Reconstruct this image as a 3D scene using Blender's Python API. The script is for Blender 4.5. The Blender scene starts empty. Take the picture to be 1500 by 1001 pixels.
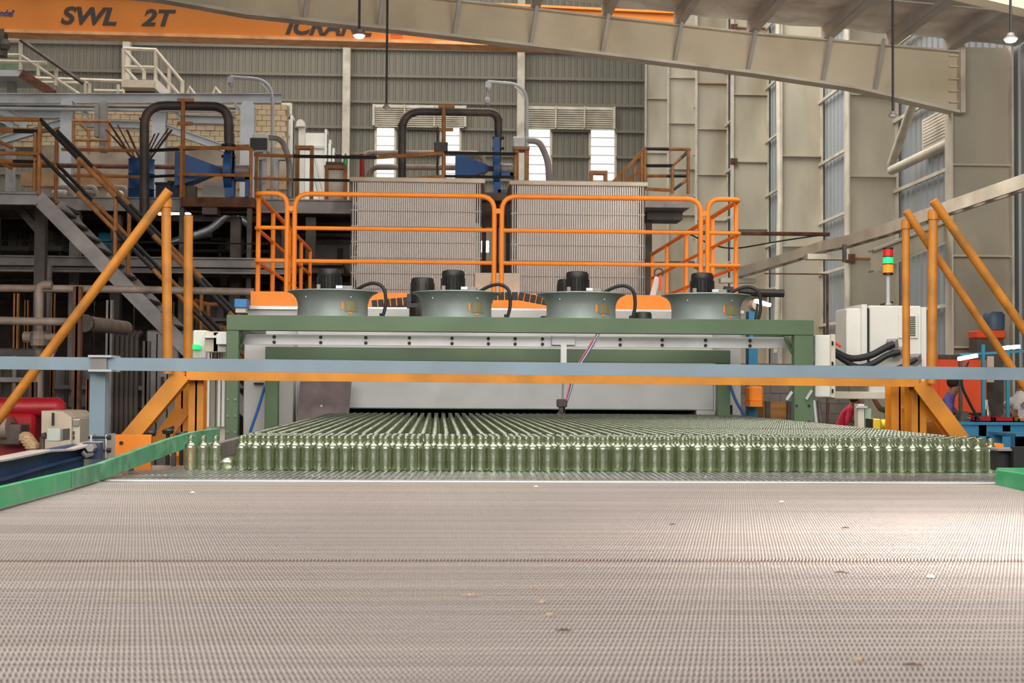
import bpy, math, random
import numpy as np
from mathutils import Vector, Matrix
R = random.Random(7)
PI = math.pi
S = bpy.context.scene
COL = S.collection
# ---------------------------------------------------------------- camera
F = 2100.0
CAMZ = 1.50
yc = Vector((-107/F, -65.5/F, -1)).normalized()
xc = Vector((1, -0.0065, 0)); xc = (xc - yc*xc.dot(yc)).normalized()
zc = xc.cross(yc)
M_wc = Matrix((xc, yc, zc)).transposed()          # world -> camera
M_cw = M_wc.transposed()
cam = bpy.data.cameras.new('camera'); camo = bpy.data.objects.new('camera', cam)
COL.objects.link(camo); S.camera = camo
cam.sensor_width = 36; cam.lens = F/1500*36; cam.clip_end = 300
camo.matrix_world = Matrix.Translation((0, 0, CAMZ)) @ M_cw.to_4x4()
cam.dof.use_dof = True; cam.dof.focus_distance = 9.5; cam.dof.aperture_fstop = 8.0

def W(px, py, Y):
    """world point on the vertical plane y=Y seen at photograph pixel (px,py)"""
    d = M_cw @ Vector((px-750, -(py-500.5), -F))
    t = Y/d.y
    return Vector((d.x*t, Y, CAMZ + d.z*t))
def WX(px, Y, py=560): return W(px, py, Y).x
def WZ(py, Y, px=750): return W(px, py, Y).z

# ---------------------------------------------------------------- light
S.view_settings.view_transform = 'Standard'; S.view_settings.look = 'None'
S.view_settings.gamma = 1; S.view_settings.use_curve_mapping = False
S.view_settings.exposure = 0.0
wd = bpy.data.worlds.new('world'); S.world = wd; wd.use_nodes = True
bg = wd.node_tree.nodes['Background']
bg.inputs[0].default_value = (1.0, 0.975, 0.94, 1); bg.inputs[1].default_value = 1.25
S.cycles.transparent_max_bounces = 20
def spot(name, loc, to, power, size, rad, col=(1, .93, .85), blend=.9):
    l = bpy.data.lights.new(name, 'SPOT'); l.energy = power; l.spot_size = math.radians(size); l.spot_blend = blend
    l.shadow_soft_size = rad; l.color = col
    o = bpy.data.objects.new(name, l); COL.objects.link(o); o.location = loc
    o.rotation_euler = (Vector(to)-Vector(loc)).to_track_quat('-Z', 'Y').to_euler()
    return o
def area(name, loc, to, power, sx, sy, col=(1, .95, .88)):
    l = bpy.data.lights.new(name, 'AREA'); l.energy = power; l.shape = 'RECTANGLE'; l.size = sx; l.size_y = sy; l.color = col
    o = bpy.data.objects.new(name, l); COL.objects.link(o); o.location = loc
    o.rotation_euler = (Vector(to)-Vector(loc)).to_track_quat('-Z', 'Y').to_euler()
    return o
spot('skylight_shaft', (3.4, 4.6, 7.5), (1.9, 4.05, 1.06), 3600, 27, .5, (1, .95, .89), 1.0)
area('roof_light_panel', (1, 8.5, 6.4), (1, 8.5, 0), 520, 9, 6)
area('front_fill', (-1, -5, 5.6), (0, 14, 2.4), 1150, 14, 4)  # unseen fill lamp added behind the camera, no real doorway
area('right_fill', (5.5, 15, 6.3), (7, 26, 3), 330, 5, 4)  # fill lamp added under the low roof to brighten the right side
area('hall_fill', (-4, 42, 23), (-2, 50, 0), 3500, 20, 24)  # broad fill lamp added high up to lift the tall hall
area('gantry_fill', (.6, 12.25, 1.93), (.6, 13.6, 1.75), 14, 4, .08)  # unseen lamp added under the gantry to brighten the rear beam
area('bay_fill', (4, 30, 14), (9, 34, 4), 900, 6, 8)  # extra fill lamp added to brighten the right-hand columns

# ---------------------------------------------------------------- materials
def lin(c):
    c = c/255.0
    return c/12.92 if c <= .04045 else ((c+.055)/1.055)**2.4
def rgb(c): return (lin(c[0]), lin(c[1]), lin(c[2]), 1)
def mat(name, c, rough=.5, metal=0., var=.12, scale=3., bump=0., bscale=40., dirt=None, dscale=1.2, damt=.5, stretch=(1, 1, 1)):
    m = bpy.data.materials.new(name); m.use_nodes = True
    nt = m.node_tree; n = nt.nodes; L = nt.links
    p = n['Principled BSDF']; p.inputs['Roughness'].default_value = rough; p.inputs['Metallic'].default_value = metal
    tc = n.new('ShaderNodeTexCoord'); mp = n.new('ShaderNodeMapping'); mp.inputs['Scale'].default_value = stretch
    L.new(tc.outputs['Object'], mp.inputs[0])
    nz = n.new('ShaderNodeTexNoise'); nz.inputs['Scale'].default_value = scale; nz.inputs['Detail'].default_value = 6
    L.new(mp.outputs[0], nz.inputs['Vector'])
    cr = n.new('ShaderNodeValToRGB')
    a = rgb(c); lo = [max(0, v*(1-2.2*var)) for v in a[:3]]; hi = [min(1, v*(1+2.2*var)) for v in a[:3]]
    cr.color_ramp.elements[0].position = .3; cr.color_ramp.elements[1].position = .7
    cr.color_ramp.elements[0].color = (*lo, 1); cr.color_ramp.elements[1].color = (*hi, 1)
    L.new(nz.outputs[0], cr.inputs[0])
    out = cr.outputs[0]
    if dirt:
        n2 = n.new('ShaderNodeTexNoise'); n2.inputs['Scale'].default_value = dscale; n2.inputs['Detail'].default_value = 8
        L.new(mp.outputs[0], n2.inputs['Vector'])
        r2 = n.new('ShaderNodeValToRGB'); r2.color_ramp.elements[0].position = .5; r2.color_ramp.elements[1].position = .72
        r2.color_ramp.elements[1].color = (damt, damt, damt, 1)
        L.new(n2.outputs[0], r2.inputs[0])
        mx = n.new('ShaderNodeMix'); mx.data_type = 'RGBA'
        L.new(r2.outputs[0], mx.inputs[0]); L.new(out, mx.inputs[6]); mx.inputs[7].default_value = rgb(dirt)
        out = mx.outputs[2]
    L.new(out, p.inputs['Base Color'])
    if bump:
        n3 = n.new('ShaderNodeTexNoise'); n3.inputs['Scale'].default_value = bscale
        L.new(mp.outputs[0], n3.inputs['Vector'])
        b = n.new('ShaderNodeBump'); b.inputs['Strength'].default_value = bump; b.inputs['Distance'].default_value = .01
        L.new(n3.outputs[0], b.inputs['Height']); L.new(b.outputs[0], p.inputs['Normal'])
    return m
def emit(name, c, s):
    m = bpy.data.materials.new(name); m.use_nodes = True
    p = m.node_tree.nodes['Principled BSDF']; p.inputs['Base Color'].default_value = rgb(c)
    p.inputs['Emission Color'].default_value = rgb(c); p.inputs['Emission Strength'].default_value = s
    return m
m_green = mat('green_paint', (84, 106, 78), .45, .1, .06, 2, dirt=(72, 88, 70), damt=.4)
m_greenP = mat('green_plastic', (58, 172, 112), .4, 0, .08, 4, dirt=(150, 175, 160), dscale=9, damt=.55)
m_greenP2 = mat('worn_green_plastic', (84, 150, 112), .5, 0, .14, 9, dirt=(140, 172, 152), dscale=14, damt=.7)
m_rail = mat('blue_grey_paint', (126, 145, 158), .45, .1, .05, 4, dirt=(135, 148, 155))
m_blue = mat('dark_blue_paint', (38, 66, 108), .5, .1, .25, 3, dirt=(60, 62, 66), dscale=3, damt=.7)
m_yel = mat('yellow_ochre_paint', (206, 132, 34), .5, 0, .1, 4, dirt=(150, 92, 30), dscale=3, damt=.5)
m_pipeyel = mat('stained_yellow_paint', (192, 122, 38), .5, 0, .1, 5, dirt=(120, 88, 48), dscale=6, damt=.65)
m_org = mat('bright_orange_paint', (248, 140, 36), .55, 0, .04, 3)
m_crane = mat('crane_orange_paint', (222, 130, 40), .6, 0, .05, .6, dirt=(200, 108, 34), dscale=.7, damt=.4)
m_alu = mat('aluminium', (196, 197, 198), .35, .5, .04, 5, dirt=(160, 160, 160))
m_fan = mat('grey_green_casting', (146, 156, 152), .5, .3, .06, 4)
m_black = mat('black_plastic', (30, 30, 31), .5, 0, .1, 6)
m_motor = mat('motor_black', (42, 41, 40), .45, .2, .12, 12)
m_rub = mat('black_rubber', (34, 34, 35), .6, 0, .1, 8)
m_white = mat('cabinet_white', (218, 216, 208), .45, 0, .03, 2, dirt=(196, 192, 180), damt=.35)
m_oven = mat('oven_grey_panel', (178, 178, 178), .45, .3, .06, 1.4, dirt=(150, 148, 146), dscale=1.5, damt=.6)
m_ovenside = mat('oven_side_panel', (188, 186, 182), .5, .1, .05, 1.4, dirt=(160, 155, 150))
m_plate = mat('brown_board', (120, 106, 106), .7, 0, .12, 6, dirt=(92, 80, 80), dscale=4, damt=.6)
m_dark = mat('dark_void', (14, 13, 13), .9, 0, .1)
m_steel = mat('dusty_steel', (146, 140, 138), .55, .25, .12, 3, dirt=(96, 84, 76), dscale=2.5, damt=.55)
m_steelb = mat('pale_galvanised_steel', (184, 187, 190), .5, .3, .07, 2, dirt=(150, 146, 140), damt=.5)
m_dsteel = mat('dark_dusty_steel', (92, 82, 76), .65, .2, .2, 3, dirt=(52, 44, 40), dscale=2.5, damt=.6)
m_pipe = mat('dusty_pipe', (150, 134, 122), .6, .1, .14, 5, dirt=(90, 78, 70), dscale=3)
m_duct = mat('dark_duct_cladding', (66, 60, 58), .55, .2, .15, 4, dirt=(120, 100, 84), dscale=2.2, damt=.7)
m_rust = mat('rusty_steel', (98, 62, 44), .8, .1, .25, 5, dirt=(60, 40, 32), dscale=3)
m_brownrail = mat('rust_yellow_rail', (164, 108, 56), .6, 0, .14, 6, dirt=(110, 74, 48), dscale=4)
m_cream = mat('cream_paint', (206, 198, 180), .55, 0, .07, 2, dirt=(150, 136, 112), dscale=1.6, damt=.5)
m_creamr = mat('dirty_cream_paint', (186, 178, 158), .6, 0, .08, .9, dirt=(136, 120, 94), dscale=.8, damt=.6, stretch=(1, 1, .35))
m_colshade = mat('shaded_column_cream', (168, 160, 142), .6, 0, .1, .7, dirt=(118, 104, 84), dscale=.5, damt=.6, stretch=(1, 1, .5))  # darker copy of the column cream, shade on the nearest column put into colour
m_clad = mat('grey_cladding', (124, 119, 106), .55, .1, .06, .35, dirt=(112, 106, 94), dscale=.25, damt=.4, stretch=(1, 1, .4))
m_raft = mat('rafter_cream', (206, 194, 168), .6, 0, .06, .6, dirt=(160, 142, 112), dscale=.8, damt=.5)
m_clads = mat('side_cladding', (158, 164, 168), .5, .2, .08, .6, dirt=(128, 122, 112), dscale=.6, damt=.5, stretch=(1, 1, .3))
m_roof = mat('silver_insulation', (206, 198, 190), .45, .3, .12, 1.5, bump=.6, bscale=6, dirt=(120, 108, 98), dscale=1.4)
m_purlin = mat('purlin_grey', (178, 174, 168), .5, .1, .08, 1.5)
m_conc = mat('concrete_floor', (112, 106, 100), .8, 0, .15, .6, dirt=(80, 74, 68), dscale=.4)
m_block = mat('concrete_block', (134, 128, 120), .85, 0, .16, 1.6, dirt=(100, 94, 88), dscale=1.3)
m_brick = mat('cream_firebrick', (222, 204, 168), .85, 0, .12, 1.8, dirt=(180, 158, 124), dscale=1.5)
m_mortar = mat('mortar', (160, 142, 112), .9, 0, .1, 2)
m_rib = mat('ribbed_stainless', (140, 131, 124), .4, .45, .06, .8, dirt=(146, 134, 124), dscale=1.2, damt=.4)
m_wire = mat('wire_steel', (150, 142, 136), .35, .6, .05, 3)
m_bluem = mat('blower_blue', (38, 84, 142), .5, .1, .12, 3, dirt=(30, 50, 84), dscale=3)
m_bluel = mat('bench_blue', (52, 128, 168), .5, 0, .1, 2, dirt=(40, 92, 118), dscale=2)
m_teal = mat('teal_drum', (44, 128, 150), .5, 0, .1, 2)
m_redorg = mat('red_orange_panel', (236, 84, 36), .5, 0, .05, 1)
m_red = mat('red_machine_paint', (166, 22, 34), .4, 0, .14, 3, dirt=(96, 14, 20), dscale=3)
m_beige = mat('beige_panel', (202, 186, 166), .55, 0, .06, 3)
m_wood = mat('wood', (176, 122, 62), .6, 0, .14, 3, stretch=(1, 1, 8))
m_tan = mat('straw', (196, 164, 128), .7, 0, .15, 60)
m_brass = mat('brass_label', (176, 168, 130), .35, .6, .06, 20)
m_text = mat('dark_lettering', (62, 52, 46), .6, 0, .05)
m_textb = mat('blue_lettering', (52, 62, 120), .6, 0, .05)
m_skin = mat('skin', (120, 78, 56), .6, 0, .05)
m_hair = mat('dark_hair', (26, 20, 18), .8, 0, .1)
m_shr = mat('crimson_cloth', (178, 24, 52), .8, 0, .12, 9)
m_shp = mat('purple_cloth', (82, 72, 132), .8, 0, .12, 9)
m_shg = mat('green_cloth', (84, 116, 98), .8, 0, .12, 9)
m_shw = mat('pale_checked_cloth', (188, 184, 182), .8, 0, .12, 40)
m_trs = mat('dark_trousers', (34, 32, 38), .8, 0, .12, 9)
m_yb = mat('signal_yellow', (246, 214, 60), .4, 0, .03)
m_lampw = emit('lamp_diffuser', (235, 238, 240), .9)
m_tube = emit('fluorescent_tube', (255, 255, 255), 3.0)
m_lr = emit('signal_red', (200, 24, 30), .25); m_lg = emit('signal_green', (30, 200, 110), 1.2); m_lo = emit('signal_orange', (255, 130, 20), .8)
m_win = emit('bright_opening', (255, 255, 255), 1.6)

# ---------------------------------------------------------------- mesh builder
class MB:
    def __init__(s): s.v = []; s.f = []; s.m = []
    def add(s, v, f, mi=0):
        b = len(s.v); s.v += [tuple(p) for p in v]
        for q in f: s.f.append(tuple(b+i for i in q)); s.m.append(mi)
        return s
    def box(s, x0, x1, y0, y1, z0, z1, mi=0, bev=0):
        if x0 > x1: x0, x1 = x1, x0
        if y0 > y1: y0, y1 = y1, y0
        if z0 > z1: z0, z1 = z1, z0
        if bev:
            b = bev; v = []
            for z, k in ((z0, b), (z0+b, 0), (z1-b, 0), (z1, b)):
                e = b if k == 0 else b+b*.6
                v += [(x0+e, y0+k, z), (x1-e, y0+k, z), (x1-k, y0+e, z), (x1-k, y1-e, z), (x1-e, y1-k, z), (x0+e, y1-k, z), (x0+k, y1-e, z), (x0+k, y0+e, z)]
            f = [tuple(reversed(range(8))), tuple(range(24, 32))]
            for r in range(3):
                for i in range(8): f.append((r*8+i, r*8+(i+1) % 8, r*8+8+(i+1) % 8, r*8+8+i))
            return s.add(v, f, mi)
        v = [(x0, y0, z0), (x1, y0, z0), (x1, y1, z0), (x0, y1, z0), (x0, y0, z1), (x1, y0, z1), (x1, y1, z1), (x0, y1, z1)]
        return s.add(v, [(0, 3, 2, 1), (4, 5, 6, 7), (0, 1, 5, 4), (1, 2, 6, 5), (2, 3, 7, 6), (3, 0, 4, 7)], mi)
    def prism(s, poly, y0, y1, mi=0):
        """poly of (x,z) extruded y0..y1"""
        n = len(poly)
        v = [(x, y0, z) for x, z in poly]+[(x, y1, z) for x, z in poly]
        f = [tuple(range(n)), tuple(reversed(range(n, 2*n)))]+[(i, i+n, (i+1) % n+n, (i+1) % n) for i in range(n)]
        return s.add(v, f, mi)
    def bar(s, a, b, w, h, mi=0, up=(0, 0, 1)):
        a = Vector(a); b = Vector(b); d = (b-a).normalized(); u = Vector(up)
        if abs(d.dot(u)) > .98: u = Vector((0, 1, 0))
        r = d.cross(u).normalized(); u = r.cross(d)
        v = []
        for p in (a, b):
            for i, j in ((-1, -1), (1, -1), (1, 1), (-1, 1)): v.append(p+r*(i*w/2)+u*(j*h/2))
        return s.add(v, [(0, 1, 2, 3), (7, 6, 5, 4), (0, 4, 5, 1), (1, 5, 6, 2), (2, 6, 7, 3), (3, 7, 4, 0)], mi)
    def ibeam(s, a, b, w, h, t=.012, mi=0, up=(0, 0, 1)):
        a = Vector(a); b = Vector(b); d = (b-a).normalized(); u = Vector(up)
        if abs(d.dot(u)) > .98: u = Vector((0, 1, 0))
        r = d.cross(u).normalized(); u = r.cross(d)
        for k in (-1, 1): s.bar(a+u*k*(h/2-t/2), b+u*k*(h/2-t/2), w, t, mi, u)
        return s.bar(a, b, t, h-2*t, mi, u)
    def tube(s, pts, r, n=8, mi=0, stripe=0, cap=True):
        P = [Vector(p) for p in pts]
        if stripe:
            Q = [P[0]]
            for a, b in zip(P, P[1:]):
                k = max(1, round((b-a).length/stripe))
                Q += [a+(b-a)*((i+1)/k) for i in range(k)]
            P = Q
        base = len(s.v); prev = None
        for i, p in enumerate(P):
            if i == 0: t = P[1]-P[0]
            elif i == len(P)-1: t = P[-1]-P[-2]
            else: t = (P[i+1]-p).normalized()+(p-P[i-1]).normalized()
            if t.length < 1e-9: t = P[i]-P[i-1]
            t.normalize()
            if prev is None:
                prev = t.cross(Vector((0, 0, 1)) if abs(t.z) < .9 else Vector((0, 1, 0))).normalized()
            u = (prev-t*prev.dot(t))
            u = u.normalized() if u.length > 1e-6 else t.orthogonal().normalized()
            prev = u; w = t.cross(u); rr = r[i] if isinstance(r, (list, tuple)) else r
            for k in range(n):
                a = 2*PI*k/n; s.v.append(tuple(p+u*(rr*math.cos(a))+w*(rr*math.sin(a))))
        for i in range(len(P)-1):
            for k in range(n):
                s.f.append((base+i*n+k, base+i*n+(k+1) % n, base+(i+1)*n+(k+1) % n, base+(i+1)*n+k)); s.m.append(mi if not stripe else i % 2)
        if cap:
            s.f.append(tuple(base+k for k in reversed(range(n)))); s.m.append(mi)
            e = base+(len(P)-1)*n; s.f.append(tuple(e+k for k in range(n))); s.m.append(mi)
        return s
    def lathe(s, prof, c, n=16, mi=0, axis='z'):
        base = len(s.v)
        for r, h in prof:
            for k in range(n):
                a = 2*PI*k/n; x, y = r*math.cos(a), r*math.sin(a)
                if axis == 'z': q = (c[0]+x, c[1]+y, c[2]+h)
                elif axis == 'y': q = (c[0]+x, c[1]+h, c[2]+y)
                else: q = (c[0]+h, c[1]+x, c[2]+y)
                s.v.append(q)
        for i in range(len(prof)-1):
            for k in range(n): s.f.append((base+i*n+k, base+i*n+(k+1) % n, base+(i+1)*n+(k+1) % n, base+(i+1)*n+k)); s.m.append(mi)
        s.f.append(tuple(base+k for k in reversed(range(n)))); s.m.append(mi)
        e = base+(len(prof)-1)*n; s.f.append(tuple(e+k for k in range(n))); s.m.append(mi)
        return s
    def build(s, name, m, parent=None, smooth=False, stuff=False):
        me = bpy.data.meshes.new(name)
        if parent is not None:
            off = Vector((0, 0, 0)); q = parent
            while q is not None: off += q.location; q = q.parent
            loc = Vector((0, 0, 0))
        else:
            a = np.array(s.v); lo = a.min(0); hi = a.max(0); off = Vector(((lo[0]+hi[0])/2, (lo[1]+hi[1])/2, lo[2])); loc = off
        me.from_pydata([(x-off.x, y-off.y, z-off.z) for x, y, z in s.v], [], s.f)
        for mm in (m if isinstance(m, (list, tuple)) else [m]): me.materials.append(mm)
        if any(s.m): me.polygons.foreach_set('material_index', s.m)
        if smooth:
            me.shade_smooth() if hasattr(me, 'shade_smooth') else None
            try: me.set_sharp_from_angle(angle=math.radians(40))
            except Exception: pass
        o = bpy.data.objects.new(name, me); COL.objects.link(o); o.location = loc; o.parent = parent
        if stuff: o['kind'] = 'stuff'
        return o
def tag(o, label, cat, group=None, kind=None):
    if kind: o['kind'] = kind
    if label: o['label'] = label
    if cat: o['category'] = cat
    if group: o['group'] = group
    return o
def thing(name, label, cat, loc, group=None):
    o = bpy.data.objects.new(name, None); COL.objects.link(o); o.location = loc; o.empty_display_size = .1
    return tag(o, label, cat, group)
def struct(name, loc=(0, 0, 0)):
    o = bpy.data.objects.new(name, None); COL.objects.link(o); o.location = loc; o['kind'] = 'structure'; return o
def dup(o, loc=None, label=None):
    c = o.copy(); COL.objects.link(c)
    if loc is not None: c.location = loc
    if label: c['label'] = label
    for ch in list(o.children):
        d = ch.copy(); COL.objects.link(d); d.parent = c
        for g in ch.children:
            e = g.copy(); COL.objects.link(e); e.parent = d
    return c
def piece(name, m, parent, *boxes, bev=0):
    b = MB()
    for q in boxes: b.box(*q, bev=bev)
    return b.build(name, m, parent)
def pbox(x0, x1, y0, y1, Y, Y2):
    """box whose front face (at depth Y) covers pixel rectangle x0..x1, y0..y1"""
    a = W(x0, (y0+y1)/2, Y).x; b = W(x1, (y0+y1)/2, Y).x
    t = W((x0+x1)/2, y0, Y).z; u = W((x0+x1)/2, y1, Y).z
    return (a, b, Y, Y2, u, t)
def arc_path(pts, rad, n=5):
    P = [Vector(p) for p in pts]; out = [P[0]]
    for a, b, c in zip(P, P[1:], P[2:]):
        r = min(rad, (a-b).length*.49, (c-b).length*.49); s0 = b+(a-b).normalized()*r; s1 = b+(c-b).normalized()*r
        for k in range(n+1):
            t = k/n; out.append(s0*(1-t)**2+b*2*t*(1-t)+s1*t*t)
    out.append(P[-1]); return out
ZB = 1.064      # belt level
# ================================================================ SETTING
XW = 9.75
fl = MB(); fl.box(-30, XW+.3, -6, 67, -.12, 0); tag(fl.build('floor', m_conc), None, None, kind='structure')

def cladding(mb, u0, u1, z0, z1, holes, pitch, depth, fixed, axis):
    """ribbed sheet: every rib a raised trapezoid; holes=(u0,u1,z0,z1)"""
    n = int(round((u1-u0)/pitch))
    for i in range(n):
        a = u0+i*pitch; b = a+pitch; c = (a+b)/2
        ivs = [(z0, z1)]
        for h in holes:
            if h[0] <= c <= h[1]:
                nv = []
                for p, q in ivs:
                    if h[2] > p: nv.append((p, min(q, h[2])))
                    if h[3] < q: nv.append((max(p, h[3]), q))
                ivs = [v for v in nv if v[1]-v[0] > .01]
        pr = [(a, 0), (a+pitch*.62, 0), (a+pitch*.7, -depth), (a+pitch*.92, -depth), (b, 0)]
        for p, q in ivs:
            v = []
            for z in (p, q):
                for u, d in pr: v.append((u, fixed+d, z) if axis == 'x' else (fixed+d, u, z))
            mb.add(v, [(k, k+1, k+6, k+5) for k in range(4)])
# back wall with its windows
YB = 66.0
wb = struct('wall_back', (-8, YB, 0))
PIT = .3
winpx = [(550, 580, 186, 262), (649, 679, 185, 262), (770, 803, 188, 262), (865, 898, 189, 250)]
wins = []
def snap(x): return -30+round((x+30)/PIT)*PIT
for a, b, t, u in winpx:
    wins.append((snap(WX(a, YB, t)), snap(WX(b, YB, t)), WZ(u+ (16 if u < 255 else 6), YB, a), WZ(t, YB, a)))
mb = MB(); cladding(mb, -30, 10.2, 0, 24, wins, PIT, .06, YB, 'x'); mb.build('cladding', m_clad, wb)
for py in (40, 72, 112, 150, 188, 226, 262, 300):
    z = WZ(py, YB-.2, 600); cuts = sorted((w[0], w[1]) for w in wins) if 186 <= py <= 262 else []
    x = -30
    for c0, c1 in cuts+[(9.4, 9.4)]:
        g = MB(); g.bar((x, YB-.2, z), (c0, YB-.2, z), .1, .12); g.build('girt', m_clad, wb); x = c1
for px in (186, 508, 763):
    x = WX(px, YB-.6, 100); b = MB(); b.ibeam((x, YB-.6, 0), (x, YB-.6, 23), .4, .34, .03, up=(1, 0, 0)); b.box(x-.15, x+.15, YB-.8, YB-.4, 0, 23); b.build('column', m_cream, wb)
m_glass = bpy.data.materials.new('hazy_glazing'); m_glass.use_nodes = True
nt = m_glass.node_tree; nt.nodes.remove(nt.nodes['Principled BSDF'])
a = nt.nodes.new('ShaderNodeBsdfTransparent'); b_ = nt.nodes.new('ShaderNodeBsdfTranslucent'); mx = nt.nodes.new('ShaderNodeMixShader'); mx.inputs[0].default_value = .25
nt.links.new(a.outputs[0], mx.inputs[1]); nt.links.new(b_.outputs[0], mx.inputs[2]); nt.links.new(mx.outputs[0], nt.nodes['Material Output'].inputs[0])
for i, (x0, x1, z0, z1) in enumerate(wins):
    w = struct('window_%d' % (i+1), ((x0+x1)/2, YB, z0))
    f = MB()
    for x in (x0, x1): f.box(x-.05, x+.05, YB-.12, YB+.02, z0, z1)
    for z in (z0, z1): f.box(x0, x1, YB-.12, YB+.02, z-.05, z+.05)
    f.build('window_frame', m_cream, w)
    for k in range(1, 6):
        z = z0+(z1-z0)*k/6; g = MB(); g.box(x0, x1, YB-.04, YB-.01, z-.02, z+.02); g.build('glazing_bar', m_steelb, w)
    g = MB(); g.box(x0, x1, YB+.0, YB+.02, z0, z1); g.build('pane', m_glass, w)
for (a, b, t, u) in [(549, 680, 153, 184), (772, 898, 155, 187), (392, 425, 151, 168)]:
    x0, x1 = WX(a, YB-.4, t), WX(b, YB-.4, t); z0, z1 = WZ(u, YB-.4, a), WZ(t, YB-.4, a)
    f = MB(); f.box(x0-.1, x0, YB-.5, YB-.05, z0, z1); f.box(x1, x1+.1, YB-.5, YB-.05, z0, z1); f.box(x0, x1, YB-.12, YB-.08, z0, z1)
    nb = max(1, round((x1-x0)/1.3))
    for k in range(1, nb): xx = x0+(x1-x0)*k/nb; f.box(xx-.03, xx+.03, YB-.52, YB-.08, z0, z1)
    p = f.build('louvre_frame', m_cream, wb)
    sl = MB()
    for k in range(10):
        z = z0+(z1-z0)*(k+.5)/10; sl.bar((x0, YB-.3, z), (x1, YB-.3, z), .26, .015, up=(0, -.7, .7))
    sl.build('slat', m_cream, p, stuff=True)

# right wall with its deep columns
wr = struct('wall_right', (XW, 40, 0))
mb = MB(); lv = (25.0, 28.3, WZ(210, 27, 1380), WZ(150, 27, 1380))
cladding(mb, -6, YB, 0, 24, [], .33, -.05, XW+.02, 'y'); mb.build('cladding', m_clads, wr)
# louvre panel on the first bay
za, zb_ = W(1385, 210, 26.5).z, W(1385, 152, 26.5).z
f = MB(); f.box(XW-.1, XW, 25.1, 25.2, za, zb_); f.box(XW-.1, XW, 28.1, 28.2, za, zb_); f.box(XW-.12, XW-.02, 26.6, 26.7, za, zb_); p = f.build('louvre_frame', m_cream, wr)
for k in range(12):
    z = za+(zb_-za)*(k+.5)/12; g = MB(); g.box(XW-.12, XW-.03, 25.2, 28.1, z-.02, z+.025); g.build('slat', m_cream, p)
XI = 8.66
heights = {23.9: 7.35, 30: 13, 36: 15, 42: 17, 48: 19, 54: 21, 60: 23}
for k, (Y, h) in enumerate(heights.items()):
    mm = m_colshade if k == 0 else m_creamr
    b = MB(); b.box(XI+.0, XW-.08, Y-.012, Y+.012, 0, h); col = b.build('column', mm, wr)
    g = MB(); g.box(XI-.03, XI, Y-.16, Y+.16, 0, h); g.build('flange', m_cream, col)
    g = MB(); g.box(XW-.08, XW-.04, Y-.16, Y+.16, 0, h); g.build('flange', m_cream, col)
    z = 2.2+.3*(k % 3)
    while z < h-.5:
        g = MB(); g.box(XI, XW-.06, Y-.13, Y-.012, z, z+.035); g.build('stiffener', m_creamr if (k+int(z)) % 5 or k == 0 else m_brownrail, col)
        if k and int(z*3) % 4 == 0:
            g = MB(); g.box(XI-.1, XI+.1, Y-.2, Y-.13, z-.09, z+.1); g.build('cleat', m_rust, col)
        z += (1.55, 1.75, 2.3, 2.0)[k % 4]
# girts along the right wall and bracing tubes
for z in (3.1, 4.4, 5.7, 7.2, 8.8, 10.4, 12.2):
    g = MB(); g.bar((XW-.1, 24.1, z), (XW-.1, YB, z), .06, .07); g.build('girt', m_cream, wr)
g = MB(); g.tube([W(1338, 150, 27), W(1306, 240, 29)], .09, 10); g.tube([W(1306, 250, 27.5), W(1400, 205, 24.5)], .09, 10); g.build('brace', m_cream, wr, True)
g = MB(); g.tube([(8.5, 35.8, 2.4), (8.62, 35.9, 6.2), (8.5, 35.9, 16)], .07, 8); g.build('downpipe', m_cream, wr, True)
g = MB(); g.prism([(p.x, p.z) for p in (W(1276, 398, 24.2), W(1392, 352, 24.2), W(1392, 322, 24.2), W(1276, 368, 24.2))], 24.2, 24.23); g.bar(W(1276, 398, 24.2), W(1392, 352, 24.2), .3, .04); g.bar(W(1276, 368, 24.2), W(1392, 322, 24.2), .3, .04); g.build('crane_bracket', m_creamr, wr)
# block wall low on the right, behind the working men
bw = struct('wall_low', (8, 29, 0))
bx0, bx1, by = WX(1085, 28.5), XI-.1, 28.5
nr = 0
while nr < 10:
    z = nr*.2; x = bx0-(.2 if nr % 2 else 0)
    while x < bx1:
        b = MB(); jit = R.uniform(-.012, .012); b.box(max(x, bx0)+.006, min(x+.39, bx1), by+jit, by+.19, z+.006, z+.194); b.build('block', m_block, bw); x += .4
    nr += 1
b = MB(); b.box(bx0, bx1, by+.03, by+.17, 0, 2.0); b.build('mortar', m_mortar, bw)

# left and front walls close the hall
wl = MB(); cladding(wl, -6, YB, 0, 24, [], .33, .05, -24, 'y'); o = wl.build('wall_left', m_clad); o['kind'] = 'structure'
wf = MB(); cladding(wf, -24, 9.75, 0, 4.2, [], .33, .05, -6, 'x'); o = wf.build('wall_front', m_clad); o['kind'] = 'structure'

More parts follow.
